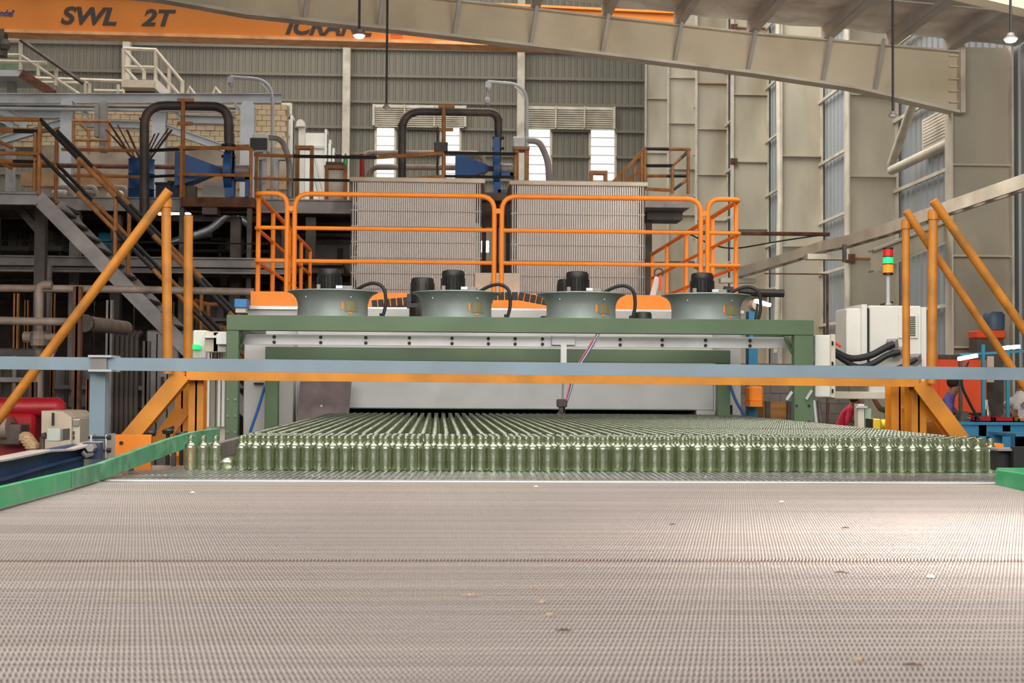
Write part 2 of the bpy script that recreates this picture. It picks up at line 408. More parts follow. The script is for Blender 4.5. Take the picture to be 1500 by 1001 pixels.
# low roof: tapered rafter, purlins, insulated sheets
YR = 23.75
ce = struct('ceiling', (4, 20, 7))
bot = [(-60, -32), (230, -1), (360, 22), (600, 47), (760, 66), (940, 88), (1100, 108), (1250, 130), (1404, 166)]
top = [(1404, 78), (1250, 64), (1100, 51), (940, 33), (760, 13), (600, -4), (230, -44), (-60, -76)]
bp = [W(x, y, YR) for x, y in bot]; tp = [W(x, y, YR) for x, y in top]
rf = MB(); rf.prism([(p.x, p.z) for p in bp+tp], YR-.012, YR+.012); raf = rf.build('rafter', m_raft, ce)
b = MB()
for p, q in zip(bp, bp[1:]): b.bar(p, q, .3, .05)
b.build('bottom_flange', m_cream, raf)
b = MB()
for p, q in zip(tp, tp[1:]): b.bar(p, q, .3, .03)
b.build('top_flange', m_cream, raf)
g = MB(); q = W(1407, 120, YR-.1); g.box(q.x-.03, q.x+.05, YR-.2, YR+.1, W(1407, 168, YR).z, W(1407, 70, YR).z); g.build('end_plate', m_cream, raf)
for py in (82, 98, 116, 134, 150, 162):
    g = MB(); a = W(1404, py, YR-.05); g.box(a.x-.16, a.x, YR-.09, YR-.02, a.z-.012, a.z+.012); g.build('gusset', m_cream, raf)
def topz(x):
    T = sorted((p.x, p.z) for p in tp)
    if x <= T[0][0]: return T[0][1]
    for (a, za), (b, zb) in zip(T, T[1:]):
        if x <= b: return za+(zb-za)*(x-a)/(b-a)
    return T[-1][1]-(x-T[-1][0])*.1
def botz(x):
    T = sorted((p.x, p.z) for p in bp)
    for (a, za), (b, zb) in zip(T, T[1:]):
        if a <= x <= b: return za+(zb-za)*(x-a)/(b-a)
    return T[-1][1]
for k, px in enumerate((449, 558, 668, 780, 884, 990, 1097, 1206, 1282)):
    x = WX(px, YR, 40); zt = topz(x)
    g = MB(); g.bar((x+.06, YR-.3, zt+.05), (x-.03, YR-.06, botz(x)+.02), .06, .03); g.build('fly_brace', m_purlin, ce)
px_list = [-340, -230, -120, -10, 100, 210, 320, 449, 558, 668, 780, 884, 990, 1097, 1206, 1300, 1385]
for px in px_list:
    x = WX(px, YR, 40); z = topz(x)+.12
    g = MB(); g.box(x-.03, x+.03, 8, YR+.05, z-.11, z+.12); g.box(x-.03, x+.12, 8, YR+.05, z-.12, z-.105); g.build('purlin', m_purlin, ce)
X0, X1 = WX(-340, YR, 40), XW
prev = None
xs = np.linspace(X0, X1, 44)
b = MB()
for i in range(len(xs)-1):
    for j in range(16):
        ya, yb_ = 8+j, 9+j
        if yb_ > YR: yb_ = YR
        sag = lambda x, y: topz(x)+.26-.05*abs(math.sin(y*1.9+x*2.2))
        b.add([(xs[i], ya, sag(xs[i], ya)), (xs[i+1], ya, sag(xs[i+1], ya)), (xs[i+1], yb_, sag(xs[i+1], yb_)), (xs[i], yb_, sag(xs[i], yb_))], [(0, 1, 2, 3)])
b.build('roof_sheet', m_roof, ce)
for y in (10.5, 13.5, 16.5, 19, 21.4):
    g = MB()
    for i in range(0, 43, 2): g.tube([(xs[i], y, topz(xs[i])+.1), (xs[min(i+2, 43)], y, topz(xs[min(i+2, 43)])+.1)], .012, 5)
    g.build('sag_rod', m_purlin, ce)
# nearer rafter just entering the top right corner
g = MB(); g.bar(W(1400, -12, 17.5), W(1560, 26, 17.5), .3, .12); g.build('rafter', m_raft, ce)

# ================================================================ FOREGROUND CONVEYOR
BX0, BX1 = -1.62, 2.62; YS = 6.55
belt = thing('conveyor_belt', 'wide pale woven wire mesh conveyor belt filling the foreground', 'conveyor belt', ((BX0+BX1)/2, 3.6, 0))
m_belt = mat('belt_wire', (174, 163, 158), .45, .15, .05, 1.2, dirt=(168, 146, 128), dscale=2.4, damt=.35, stretch=(.25, 3, 1))
m_bed = mat('belt_underside', (72, 58, 54), .8, 0, .2, 1.5, dirt=(80, 64, 54), dscale=2, stretch=(.25, 4, 1))
b = MB(); b.box(BX0, BX1, .9, YS, ZB-.14, ZB-.012); b.build('belt_bed', m_bed, belt)
for q_ in (m_belt,):
    g_ = q_.node_tree.nodes.new('ShaderNodeNewGeometry')
    for l_ in [l for l in q_.node_tree.links if l.from_node.type == 'TEX_COORD']: q_.node_tree.links.new(g_.outputs['Position'], l_.to_socket)
nt = m_belt.node_tree; nn = nt.nodes; pz = nn['Principled BSDF']; src = pz.inputs['Base Color'].links[0].from_socket
tcb = nn.new('ShaderNodeNewGeometry'); mpb = nn.new('ShaderNodeMapping'); mpb.inputs['Scale'].default_value = (.22, 16, 1)
nzb = nn.new('ShaderNodeTexNoise'); nzb.inputs['Scale'].default_value = 1.0; nzb.inputs['Detail'].default_value = 7; nzb.inputs['Roughness'].default_value = .75
nt.links.new(tcb.outputs['Position'], mpb.inputs[0]); nt.links.new(mpb.outputs[0], nzb.inputs['Vector'])
mrb = nn.new('ShaderNodeMapRange'); mrb.inputs['From Min'].default_value = .36; mrb.inputs['From Max'].default_value = .64; mrb.inputs['To Min'].default_value = .78; mrb.inputs['To Max'].default_value = 1.17
nt.links.new(nzb.outputs[0], mrb.inputs[0])
mxb = nn.new('ShaderNodeMix'); mxb.data_type = 'RGBA'; mxb.blend_type = 'MULTIPLY'; mxb.inputs[0].default_value = 1
nt.links.new(src, mxb.inputs[6]); nt.links.new(mrb.outputs[0], mxb.inputs[7]); nt.links.new(mxb.outputs[2], pz.inputs['Base Color'])
# one woven row: slanted arched wires at 8.5 mm pitch, instanced row after row (too small to pick apart)
px_, rowp = .0088, .021
NL = int((BX1-BX0)/px_)
def rowmesh(name, sgn):
    prof = [(-.5, -.006), (-.2, .0), (.2, .0), (.5, -.006)]
    V = []; Fc = []
    w = .0021
    for i in range(NL):
        x0 = i*px_; base = len(V)
        for t, h in prof:
            y = t*rowp*1.18; x = x0+sgn*t*px_*1.5
            V += [(x-w, y, h-.002), (x-w*.5, y, h), (x+w*.5, y, h), (x+w, y, h-.002)]
        for s in range(3):
            for k in range(3):
                a = base+s*4+k; Fc.append((a, a+1, a+5, a+4))
    me = bpy.data.meshes.new(name); me.from_pydata(V, [], Fc); me.materials.append(m_belt); return me
rows = int((YS-1.0)/rowp)
rm = [rowmesh('wire_row', 1), rowmesh('wire_row', -1)]
def multi(me, offs):
    """repeat one mesh at many offsets with numpy"""
    n = len(me.vertices); co = np.empty(n*3, 'f'); me.vertices.foreach_get('co', co); co = co.reshape(-1, 3)
    nl = len(me.loops); vi = np.empty(nl, 'i'); me.loops.foreach_get('vertex_index', vi)
    npo = len(me.polygons); ls = np.empty(npo, 'i'); lt = np.empty(npo, 'i'); me.polygons.foreach_get('loop_start', ls); me.polygons.foreach_get('loop_total', lt)
    offs = np.asarray(offs, 'f'); K = len(offs)
    out = bpy.data.meshes.new(me.name)
    V = (co[None]+offs[:, None, :]).reshape(-1, 3); I = (vi[None]+(np.arange(K, dtype='i')*n)[:, None]).reshape(-1)
    out.vertices.add(K*n); out.vertices.foreach_set('co', V.ravel())
    out.loops.add(K*nl); out.loops.foreach_set('vertex_index', I)
    out.polygons.add(K*npo); LS = (ls[None]+(np.arange(K, dtype='i')*nl)[:, None]).reshape(-1)
    out.polygons.foreach_set('loop_start', LS)
    try: out.polygons.foreach_set('loop_total', np.tile(lt, K))
    except Exception: pass
    out.update(calc_edges=True); out.validate()
    for mm in me.materials: out.materials.append(mm)
    return out
# geometry nodes: instance a row on a line of points
def gn_rows(name, me, y0, count, step, parent):
    ng = bpy.data.node_groups.new(name, 'GeometryNodeTree')
    ng.interface.new_socket('Geometry', in_out='INPUT', socket_type='NodeSocketGeometry')
    ng.interface.new_socket('Geometry', in_out='OUTPUT', socket_type='NodeSocketGeometry')
    gi = ng.nodes.new('NodeGroupInput'); go = ng.nodes.new('NodeGroupOutput')
    ml = ng.nodes.new('GeometryNodeMeshLine'); ml.mode = 'OFFSET'; ml.inputs['Count'].default_value = count
    ml.inputs['Start Location'].default_value = (0, 0, 0); ml.inputs['Offset'].default_value = (0, step, 0)
    ip = ng.nodes.new('GeometryNodeInstanceOnPoints')
    ng.links.new(ml.outputs[0], ip.inputs['Points']); ng.links.new(gi.outputs[0], ip.inputs['Instance'])
    ng.links.new(ip.outputs[0], go.inputs[0])
    o = bpy.data.objects.new(name, me); COL.objects.link(o); o.parent = parent
    o.location = Vector((BX0, y0, ZB))-parent.location
    md = o.modifiers.new('rows', 'NODES'); md.node_group = ng; o['kind'] = 'stuff'
    return o
ygap = 3.62
segs = [(1.0, ygap-.012), (ygap+.03, YS-.02)]
for (ya, yb_) in segs:
    n = int((yb_-ya)/(2*rowp)); 
    gn_rows('wire_mesh', rm[0], ya, n, 2*rowp, belt); gn_rows('wire_mesh', rm[1], ya+rowp, n, 2*rowp, belt)
b = MB(); b.bar((BX0, ygap+.01, ZB-.006), (BX1, ygap+.01, ZB-.006), .006, .004); b.build('joining_rod', m_rust, belt)
fr = MB(); fr.box(BX0-.08, BX0, 1, YS-.001, .85, ZB-.01); fr.build('side_frame', m_dsteel, belt)
fr = MB(); fr.box(BX1, BX1+.08, 1, YS-.001, .85, ZB-.01); fr.build('side_frame', m_dsteel, belt)
for x in (BX0+.1, BX1-.1):
    for y in (1.5, 4.0, 6.3):
        g = MB(); g.box(x-.05, x+.05, y-.05, y+.05, 0, .93); g.build('leg', m_dsteel, belt)
b = MB(); b.box(BX0, BX1+.1, YS, YS+.1, ZB-.03, ZB+.004, bev=.003); tag(b.build('edge_strip', m_alu), 'pale metal edge strip across the end of the mesh belt', 'strip')
m_comb = mat('comb_plate', (166, 168, 166), .3, .6, .1, 6, bump=.5, bscale=28, dirt=(120, 84, 60), dscale=.9, damt=.45)
cp = thing('transfer_plate', 'shiny grey comb plate between the mesh belt and the bottles', 'plate', (.6, 7, ZB-.05))
b = MB(); b.box(BX0-.04, 3.0, YS+.1, 7.9, ZB-.05, ZB-.004); b.build('plate', m_comb, cp)
b = MB()
for i in range(150):
    x = BX0+.02+i*.0305
    if x < 2.95: b.bar((x, YS+.13, ZB), (x+.012, YS+.40, ZB), .014, .008)
    if x < 2.95: b.bar((x+.014, YS+.43, ZB), (x+.026, 7.33, ZB), .014, .008)
b.build('comb_tooth', m_comb, cp, stuff=True)

# litter on the belt
for i, (px, py, dx, k) in enumerate([(690, 873, 12, 0), (795, 885, 9, 0), (783, 863, 6, 0), (806, 903, 10, 0), (826, 925, 12, 1), (1231, 843, 9, 1), (1258, 972, 10, 0), (1335, 980, 14, 1), (985, 771, 5, 1), (1238, 777, 6, 1)]):
    Y = 2100*(CAMZ-ZB)/(py-566-(px-643)*.0065); p = W(px, py, Y); s = Y/2100
    b = MB(); a = Vector((p.x-dx*s, Y, ZB+.003)); c = Vector((p.x, Y+.012*R.uniform(-1, 1), ZB+.006)); d = Vector((p.x+dx*s, Y+.02*R.uniform(-1, 1), ZB+.003))
    b.tube([a, c, d], [.0010, .0022, .0008], 6)
    cat = 'splinter'
    where = ['left of centre on the mesh belt', 'just right of centre, far one of a close pair', 'tiny, farthest of those near the belt centre', 'just right of centre, curved', 'just right of centre, nearest the camera of its cluster', 'right half of the belt at the pale patch', 'near lower right edge of the picture, lighter one', 'near lower right edge of the picture, darker one', 'small and alone beyond the dark belt joint', 'small and lying beyond the belt joint at right'][i]
    tag(b.build('wood_splinter', m_tan if k == 0 else m_rust), ('pale' if k == 0 else 'brown')+' splinter '+where, cat, 'splinters on the belt')
for i, (px, py) in enumerate([(785, 714), (282, 721), (1363, 850), (1145, 738)]):
    Y = 2100*(CAMZ-ZB)/(py-566-(px-643)*.0065); p = W(px, py, Y)
    b = MB(); b.lathe([(.004, 0), (.011, .002), (.008, .006), (.002, .008)], (p.x, Y, ZB), 7)
    tag(b.build('glass_chip', m_white), 'white glass chip '+['near the edge strip at centre', 'near the edge strip at left', 'in the bright patch at right', 'right of centre by the edge strip'][i], 'chip', 'glass chips on the belt')

# ---------------------------------------------------------------- bottles
m_bot = bpy.data.materials.new('flint_glass'); m_bot.use_nodes = True
nt = m_bot.node_tree; n = nt.nodes; L = nt.links; n.remove(n['Principled BSDF'])
tr = n.new('ShaderNodeBsdfTransparent'); gl = n.new('ShaderNodeBsdfGlossy'); gl.inputs['Roughness'].default_value = .22
df = n.new('ShaderNodeBsdfTranslucent'); df.inputs[0].default_value = rgb((206, 208, 182))
lw = n.new('ShaderNodeLayerWeight'); lw.inputs[0].default_value = .35
tcol = n.new('ShaderNodeValToRGB'); tcol.color_ramp.elements[0].color = rgb((236, 238, 221)); tcol.color_ramp.elements[1].color = rgb((172, 172, 144)); tcol.color_ramp.elements[0].position = .25; tcol.color_ramp.elements[1].position = 1
L.new(lw.outputs['Facing'], tcol.inputs[0]); L.new(tcol.outputs[0], tr.inputs[0])
m1 = n.new('ShaderNodeMixShader'); m2 = n.new('ShaderNodeMixShader'); m1.inputs[0].default_value = .18
mr = n.new('ShaderNodeMapRange'); mr.inputs['To Min'].default_value = .2; mr.inputs['To Max'].default_value = .95; gl.inputs[0].default_value = rgb((240, 248, 232))
L.new(lw.outputs['Fresnel'], mr.inputs[0])
L.new(tr.outputs[0], m1.inputs[1]); L.new(df.outputs[0], m1.inputs[2])
L.new(mr.outputs[0], m2.inputs[0]); L.new(m1.outputs[0], m2.inputs[1]); L.new(gl.outputs[0], m2.inputs[2]); L.new(m2.outputs[0], n['Material Output'].inputs[0])
BOT = [(.024, .0), (.0305, .004), (.0322, .012), (.0322, .060), (.0315, .064), (.0322, .068), (.0322, .110), (.0318, .118), (.0296, .126), (.0244, .132), (.0176, .1365), (.0150, .142), (.0146, .160), (.0165, .161), (.0168, .167), (.0150, .169), (.0160, .171), (.0160, .176), (.0115, .1765), (.0105, .165)]
def bottle_mesh(n, prof, name='glass_bottle'):
    b = MB(); b.lathe(prof, (0, 0, 0), n); me = bpy.data.meshes.new(name)
    me.from_pydata(b.v, [], b.f); me.materials.append(m_bot); me.shade_smooth(); return me
bme = bottle_mesh(18, BOT)
YF = 7.41; PX = .0654
xf0 = WX(354, YF, 690)
fx = []
x = xf0
for k in range(61):
    fx.append(x); x += PX+(0.012 if R.random() < .16 else R.uniform(-.001, .0015))
    if x > 2.92: break
cnt = 0
for r in range(5):
    for k, x in enumerate(fx):
        if cnt >= 296: break
        o = bpy.data.objects.new('glass_bottle', bme); COL.objects.link(o)
        o.location = (x+R.uniform(-.003, .003)+(PX/2 if r % 2 else 0), YF+r*.060+R.uniform(-.004, .004)+(.012*math.sin(k*.5) if r == 0 else 0), ZB+.001)
        tag(o, 'clear glass bottle upright in the packed front rows beyond the comb plate', 'bottle', 'bottles packed in the front rows'); cnt += 1
for i, px in enumerate((279, 297.5, 315.5)):
    o = bpy.data.objects.new('glass_bottle', bme); COL.objects.link(o); o.location = (WX(px, YF, 688), YF, ZB+.001)
    tag(o, ['leftmost upright glass bottle of the three standing apart', 'middle glass bottle of the three standing apart at left', 'upright glass bottle standing just left of the fallen one'][i], 'bottle', 'bottles standing apart at left')
o = bpy.data.objects.new('glass_bottle', bme); COL.objects.link(o); o.location = (WX(332, YF, 688), YF-.02, ZB+.033); o.rotation_euler = (-PI/2, 0, 0)
tag(o, 'fallen glass bottle on its side with its round base showing', 'bottle')
# the thousands behind, in straight lehr rows
prof2 = [BOT[i] for i in (1, 3, 6, 8, 10, 12, 13, 17, 18, 19)]
b2 = bottle_mesh(9, prof2, 'packed_bottles')
offs = []
xs2 = [xf0+.0+PX*k for k in range(61)]
for r in range(5, 8):
    for k, x in enumerate(fx): offs.append((x+R.uniform(-.003, .003)+(PX/2 if r % 2 else 0), YF+r*.06+R.uniform(-.004, .004), 0))
y = 7.98
while y < 13.98:
    for k, x in enumerate(xs2):
        if x < 2.86 and R.random() > .002: offs.append((x+R.uniform(-.0012, .0012), y+R.uniform(-.002, .002), 0))
    y += PX+.0005
offs = [(a, b, ZB+.001) for a, b, c in offs]
me = multi(b2, offs); me.shade_smooth()
o = bpy.data.objects.new('packed_bottles', me); COL.objects.link(o)
tag(o, 'thousands of clear glass bottles in straight rows reaching back to the oven mouth', 'bottles', kind='stuff')

# lehr conveyor under the bottles
lc = thing('oven_conveyor', 'dark conveyor bed with steel side rails carrying the bottle rows', 'conveyor', (.9, 10.6, 0))
b = MB(); b.box(-1.3, 2.9, 7.9, 14.2, ZB-.1, ZB-.002); b.build('belt', mat('lehr_belt', (74, 66, 62), .6, .4, .2, 8), lc)
b = MB(); a0 = W(338, 652, 7.9); b.box(-1.34, -1.3, 7.95, 13.4, ZB-.16, ZB+.09, bev=.004); b.build('side_rail', m_steel, lc)
b = MB(); b.box(2.9, 2.93, 7.95, 13.4, ZB-.16, ZB+.03); b.build('side_rail', m_steel, lc)
for x in (-1.2, 2.8):
    for y in (8.3, 10.2, 12.6):
        b = MB(); b.box(x-.05, x+.05, y-.05, y+.05, 0, ZB-.1); b.build('leg', m_dsteel, lc)

# ---------------------------------------------------------------- guides
def strip(mb, pts, th, mi=0):
    """pts: (px, ytop, ybot, Y)"""
    fr_ = []
    for px, yt, yb2, Y in pts:
        t = W(px, yt, Y); u = W(px, yb2, Y); x = (t.x+u.x)/2
        fr_ += [(x, Y, u.z), (x, Y, t.z), (x-th, Y+th*.6, t.z), (x-th, Y+th*.6, u.z)]
    n = len(pts); f = [(0, 1, 2, 3), tuple(4*(n-1)+k for k in (3, 2, 1, 0))]
    for i in range(n-1):
        for k in range(4): f.append((4*i+k, 4*i+4+k, 4*i+4+(k+1) % 4, 4*i+(k+1) % 4))
    mb.add(fr_, f, mi)
gg = thing('guide_rail', 'green plastic guide rail curving along the left edge of the belt', 'guide rail', W(150, 700, 6.4))
b = MB(); strip(b, [(-150, 752, 784, 4.2), (0, 715, 745, 4.98), (104, 691, 716, 5.9)], .03); b.build('bright_section', m_greenP, gg)
b = MB(); strip(b, [(105, 691, 716, 5.91), (150, 679, 703, 6.5), (210, 657, 681, 7.1), (250, 643, 665, 7.5), (285, 633, 653, 7.8), (322, 628, 646, 8.2)], .03); o = b.build('worn_section', m_greenP2, gg); o['label'] = 'scuffed duller green section'
for px, py, Y in ((200, 672, 7.25), (262, 655, 7.8)):
    q = W(px, py, Y); b = MB(); b.box(q.x-.04, q.x-.02, q.y, q.y+.04, ZB-.2, q.z+.02); b.build('bracket', m_dsteel, gg)
gr = thing('guide_rail', 'short green plastic guide rail at the right edge of the belt', 'guide rail', W(1480, 712, 6.4))
q = W(1462, 704, 6.55); q2 = W(1500, 712, 6.1)
b = MB(); strip(b, [(1458, 689, 714, 6.5), (1520, 698, 726, 5.9), (1720, 730, 770, 4.6)], -.03); b.build('rail', m_greenP, gr)
b = MB(); b.box(WX(1460, 6.52), WX(1460, 6.52)+.5, 6.5, 6.53, ZB+.0, ZB+.075); b.build('end_rail', m_greenP, gr)
kr = thing('chain_guard', 'black steel channel standing above the right green guide', 'channel', W(1485, 690, 6.8))
b = MB(); b.box(*pbox(1462, 1540, 661, 690, 6.75, 6.85)); b.box(*pbox(1485, 1540, 655, 693, 6.68, 6.72)); b.build('channel', m_black, kr)
b = MB(); b.box(*pbox(1462, 1540, 658, 661, 6.7, 6.9)); b.build('top_flange', m_steel, kr)
# blue channel at left
bc = thing('blue_channel', 'dusty dark blue steel channel left of the green guide rail', 'channel', W(70, 700, 6.6))
b = MB(); strip(b, [(-120, 694, 800, 5.3), (0, 674, 770, 6.0), (60, 662, 740, 6.5), (123, 650, 700, 6.95)], .05); b.build('web', m_blue, bc)
for a_, c_ in (((672), 0), ((704), 1)):
    b = MB()
    pts = [(-120, 692, 5.3), (0, 673, 6.0), (60, 661, 6.5), (95, 659, 6.75), (140, 648, 7.0)] if c_ == 0 else [(-120, 732, 5.28), (0, 702, 5.98), (60, 684, 6.48), (121, 668, 6.93)]
    P = [W(*p) for p in pts]
    for p, q in zip(P, P[1:]): b.bar(p, q, .09 if c_ == 0 else .04, .008 if c_ == 0 else .012)
    b.build('flange', mat('dusty_flange', (178, 166, 158), .6, .1, .1, 5) if c_ == 0 else m_blue, bc)
b = MB(); b.box(*pbox(121, 146, 649, 673, 6.9, 6.97)); b.build('end_plate', m_blue, bc)
b = MB(); b.tube([W(121, 662, 6.85), W(127, 668, 6.85), W(136, 664, 6.85)], .012, 6); b.lathe([(.02, -.03), (.02, .03)], W(134, 656, 6.85), 6, axis='y'); b.build('bolt', m_steel, bc)

# blue-grey barrier rail and its post
br = thing('barrier_rail', 'long blue-grey steel rail crossing in front of the bottles on a post', 'rail', W(144, 672, 7.15))
b = MB(); A = W(-60, 531.2, 7.05); Bp = W(1560, 548.8, 7.05); Bp.x = Bp.x
b.bar(A, Bp, .065, .062); b.build('rail', m_rail, br)
b = MB(); q = W(144.5, 600, 7.12); b.box(q.x-.037, q.x+.037, 7.09, 7.17, 0, W(144, 541, 7.1).z); b.build('post', m_rail, br)
for y0, y1 in ((520.5, 523.5), (541.5, 544.5)):
    b = MB(); b.box(*pbox(129, 163, y0, y1, 6.98, 7.18)); b.build('clamp_plate', m_steelb, br)
b = MB(); b.box(*pbox(133, 156, 523, 542, 7.0, 7.02)); b.build('joint_plate', m_steel, br)
for px in (132, 154):
    b = MB(); b.box(*pbox(px, px+2.5, 637, 672, 7.02, 7.2)); b.build('side_plate', m_steelb, br)
for py in (641, 660):
    b = MB(); b.tube([W(129, py, 7.03), W(162, py, 7.03)], .007, 6); b.lathe([(.014, 0), (.014, .02)], W(156, py, 7.03), 6, axis='x'); b.build('clamp_bolt', m_black, br)
pl = thing('orange_plate', 'flat bright orange steel plate bolted beside the blue-grey post', 'plate', W(188, 690, 7.45))
b = MB(); b.box(*pbox(157, 221, 637, 688, 7.45, 7.47)); b.build('plate', m_org, pl)
b = MB(); q = pbox(168, 176, 650, 690, 7.47, 7.52); b.box(q[0], q[1], 7.47, 7.52, 0, q[5]); b.build('stand', m_dsteel, pl)
b = MB(); b.lathe([(.01, -.012), (.01, 0)], W(178, 649, 7.45), 6, axis='y'); b.build('bolt', m_black, pl)
b = MB(); b.tube([W(156, 663, 7.3), W(167, 663, 7.3)], .009, 6); b.lathe([(.014, -.02), (.014, .02)], W(163, 664, 7.3), 6); b.build('stop_bolt', m_steel, pl)
for i, (px, py) in enumerate([(220, 636), (246, 633), (266, 638)]):
    t = thing('clamp_knob', ['leftmost of three black clamp knobs behind the green guide', 'middle black clamp knob with a tall lever behind green guide', 'rightmost black clamp knob behind the green guide, near bottles'][i], 'knob', W(px, py, 8.3), 'clamp knobs')
    b = MB(); b.lathe([(.012, -W(px, py+3, 8.3).z), (.012, 0), (.03, .0), (.034, .02), (.02, .03)], W(px, py+3, 8.3), 8); b.build('knob', m_black, t)
    b = MB(); b.bar(W(px-8, py+1, 8.3), W(px+9, py-4-3*(i == 1), 8.32), .02, .02); b.build('lever', m_black, t)
# ================================================================ OVEN, FRAME, FANS
ov = thing('annealing_oven', 'grey panelled annealing oven with a low dark slot the bottles come out of', 'oven', (.5, 14, 0))
YO = 13.95
xl, xr = WX(355, YO), WX(1096, YO); sx0, sx1 = WX(512, YO, 604), WX(1021, YO, 604)
zt = WZ(454, YO); zs = WZ(600, YO)
b = MB(); b.box(xl, xr, YO+.35, 18.2, zs+.05, zt); b.box(xl, -1.35, YO+.35, 18.2, 0, zs+.05); b.box(2.95, xr, YO+.35, 18.2, 0, zs+.05); b.build('shell', m_oven, ov)
b = MB(); b.box(WX(433, YO), WX(1046, YO), YO, YO+.35, zs, WZ(529, YO), bev=.01); b.build('front_panel', m_oven, ov)
b = MB(); b.box(WX(433, YO), WX(1046, YO), YO+.05, YO+.35, WZ(527, YO), zt, bev=.01); b.build('upper_panel', m_ovenside, ov)
b = MB(); b.box(WX(357, YO-.3), WX(430, YO-.3), YO-.3, YO+.35, 0, WZ(505, YO-.3), bev=.008); b.build('side_panel', m_ovenside, ov)
b = MB(); b.box(WX(432, YO), WX(436, YO), YO-.05, YO+.35, 0, WZ(530, YO)); b.build('trim', m_alu, ov)
b = MB(); b.box(WX(1046, YO), WX(1062, YO), YO-.02, YO+.35, 0, WZ(520, YO), bev=.006); b.build('side_panel', m_ovenside, ov)
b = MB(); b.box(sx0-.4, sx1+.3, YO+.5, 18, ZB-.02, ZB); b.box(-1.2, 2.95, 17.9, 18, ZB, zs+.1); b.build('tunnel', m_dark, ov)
b = MB(); b.box(WX(1020, YO-.01, 604), WX(1048, YO-.01, 604), YO-.02, YO+.3, ZB, zs); b.build('corner_block', m_oven, ov)
b = MB(); b.box(WX(372, YO-.32), WX(386, YO-.32), YO-.34, YO-.3, WZ(566, YO-.3), WZ(563, YO-.3)); b.build('handle', m_black, ov)
b = MB(); b.box(xl-.02, xr+.02, YO+.3, 18.3, zt, zt+.03); b.build('roof_plate', m_alu, ov)
bp_ = thing('board', 'mottled brown board leaning at the left of the oven mouth', 'board', W(470, 628, 13.5))
b = MB(); q = [W(433, 628, 13.5), W(509, 630, 13.5), W(515, 558, 13.7), W(440, 556, 13.7)]
b.add([tuple(p) for p in q]+[(p.x, p.y+.03, p.z) for p in q], [(0, 1, 2, 3), (7, 6, 5, 4), (0, 4, 5, 1), (1, 5, 6, 2), (2, 6, 7, 3), (3, 7, 4, 0)]); b.build('board', m_plate, bp_)
b = MB(); b.lathe([(.012, -.01), (.012, 0)], W(471, 595, 13.6), 8, axis='y'); b.build('bolt', m_brass, bp_)

gf = thing('fan_gantry', 'olive green square-tube frame standing over the bottle rows with fans on top', 'frame', (.6, 11.5, 0))
YG = 11.6; YG2 = 13.3; YFN = 12.35
xa, xb = WX(330.5, YG), WX(1192, YG); zt = WZ(465, YG); th = .112
zb_ = zt-.125
b = MB(); b.box(xa, xb, YG, YG+.1, zb_, zt, bev=.004); b.build('front_beam', m_green, gf)
for x0, x1 in ((xa, xa+.1), (xb-.16, xb)):
    b = MB(); b.box(x0, x1, YG+.003, YG+.1, 0, zb_, bev=.004); b.build('leg', m_green, gf)
x2, x3 = WX(388, YG2), WX(1070, YG2); zr = WZ(511, YG2)
b = MB(); b.box(x2, x3, YG2, YG2+.1, WZ(530, YG2), zr, bev=.004); b.build('rear_beam', m_green, gf)
for x0, x1 in ((x2, x2+.12), (x3-.12, x3)):
    b = MB(); b.box(x0, x1, YG2+.003, YG2+.12, 0, WZ(530, YG2), bev=.004); b.build('leg', m_green, gf)
for x0, x1 in ((xa, xa+.1), (xb-.1, xb)):
    b = MB(); b.box(x0, x1, YG+.1, YG2+.1, zb_+.02, zt-.005); b.build('side_beam', m_green, gf)
for yy in (YFN-.32, YFN+.28):
    b = MB(); b.box(xa+.1, xb-.1, yy, yy+.05, zt-.06, zt-.002); b.build('bearer', m_green, gf)
b = MB(); b.box(xa+.1, xb-.1, YFN+.55, YFN+.6, zt-.06, zt-.002); b.build('bearer', m_green, gf)
b = MB(); b.box(xa+.1, xb-.1, 13.0, 13.06, zt-.06, zt-.002); b.build('bearer', m_green, gf)
for x, px in ((xa+.1, 0), (xb-.16, 1)):
    b = MB(); sgn = 1 if px == 0 else -1
    b.bar((x, YG+.05, zb_-.14), (x+sgn*.1*0, YG+.3, zb_-.01), .03, .03); b.build('gusset', m_green, gf)
for x in (xa+.05,):
    for py in (588, 612, 635):
        for dx in (-.03, .03):
            b = MB(); b.lathe([(.009, -.008), (.009, .004)], (x+dx, YG, WZ(py, YG)), 6, axis='y'); b.build('bolt', m_steel, gf)
for py in (592, 616):
    b = MB(); b.lathe([(.012, -.006), (.012, .004)], (WX(1185, YG), YG, WZ(py, YG)), 8, axis='y'); b.build('hole', m_black, gf)
for px in (1167,):
    for py in (592, 616):
        b = MB(); b.lathe([(.010, -.006), (.010, .004)], (WX(px, YG), YG, WZ(py, YG)), 8, axis='y'); b.build('hole', m_black, gf)
b = MB(); b.bar(W(1189, 572, YG-.02), W(1181, 585, YG-.02), .012, .02); b.bar(W(1160, 574, YG-.02), W(1152, 586, YG-.02), .012, .02); b.build('stay', m_steelb, gf)

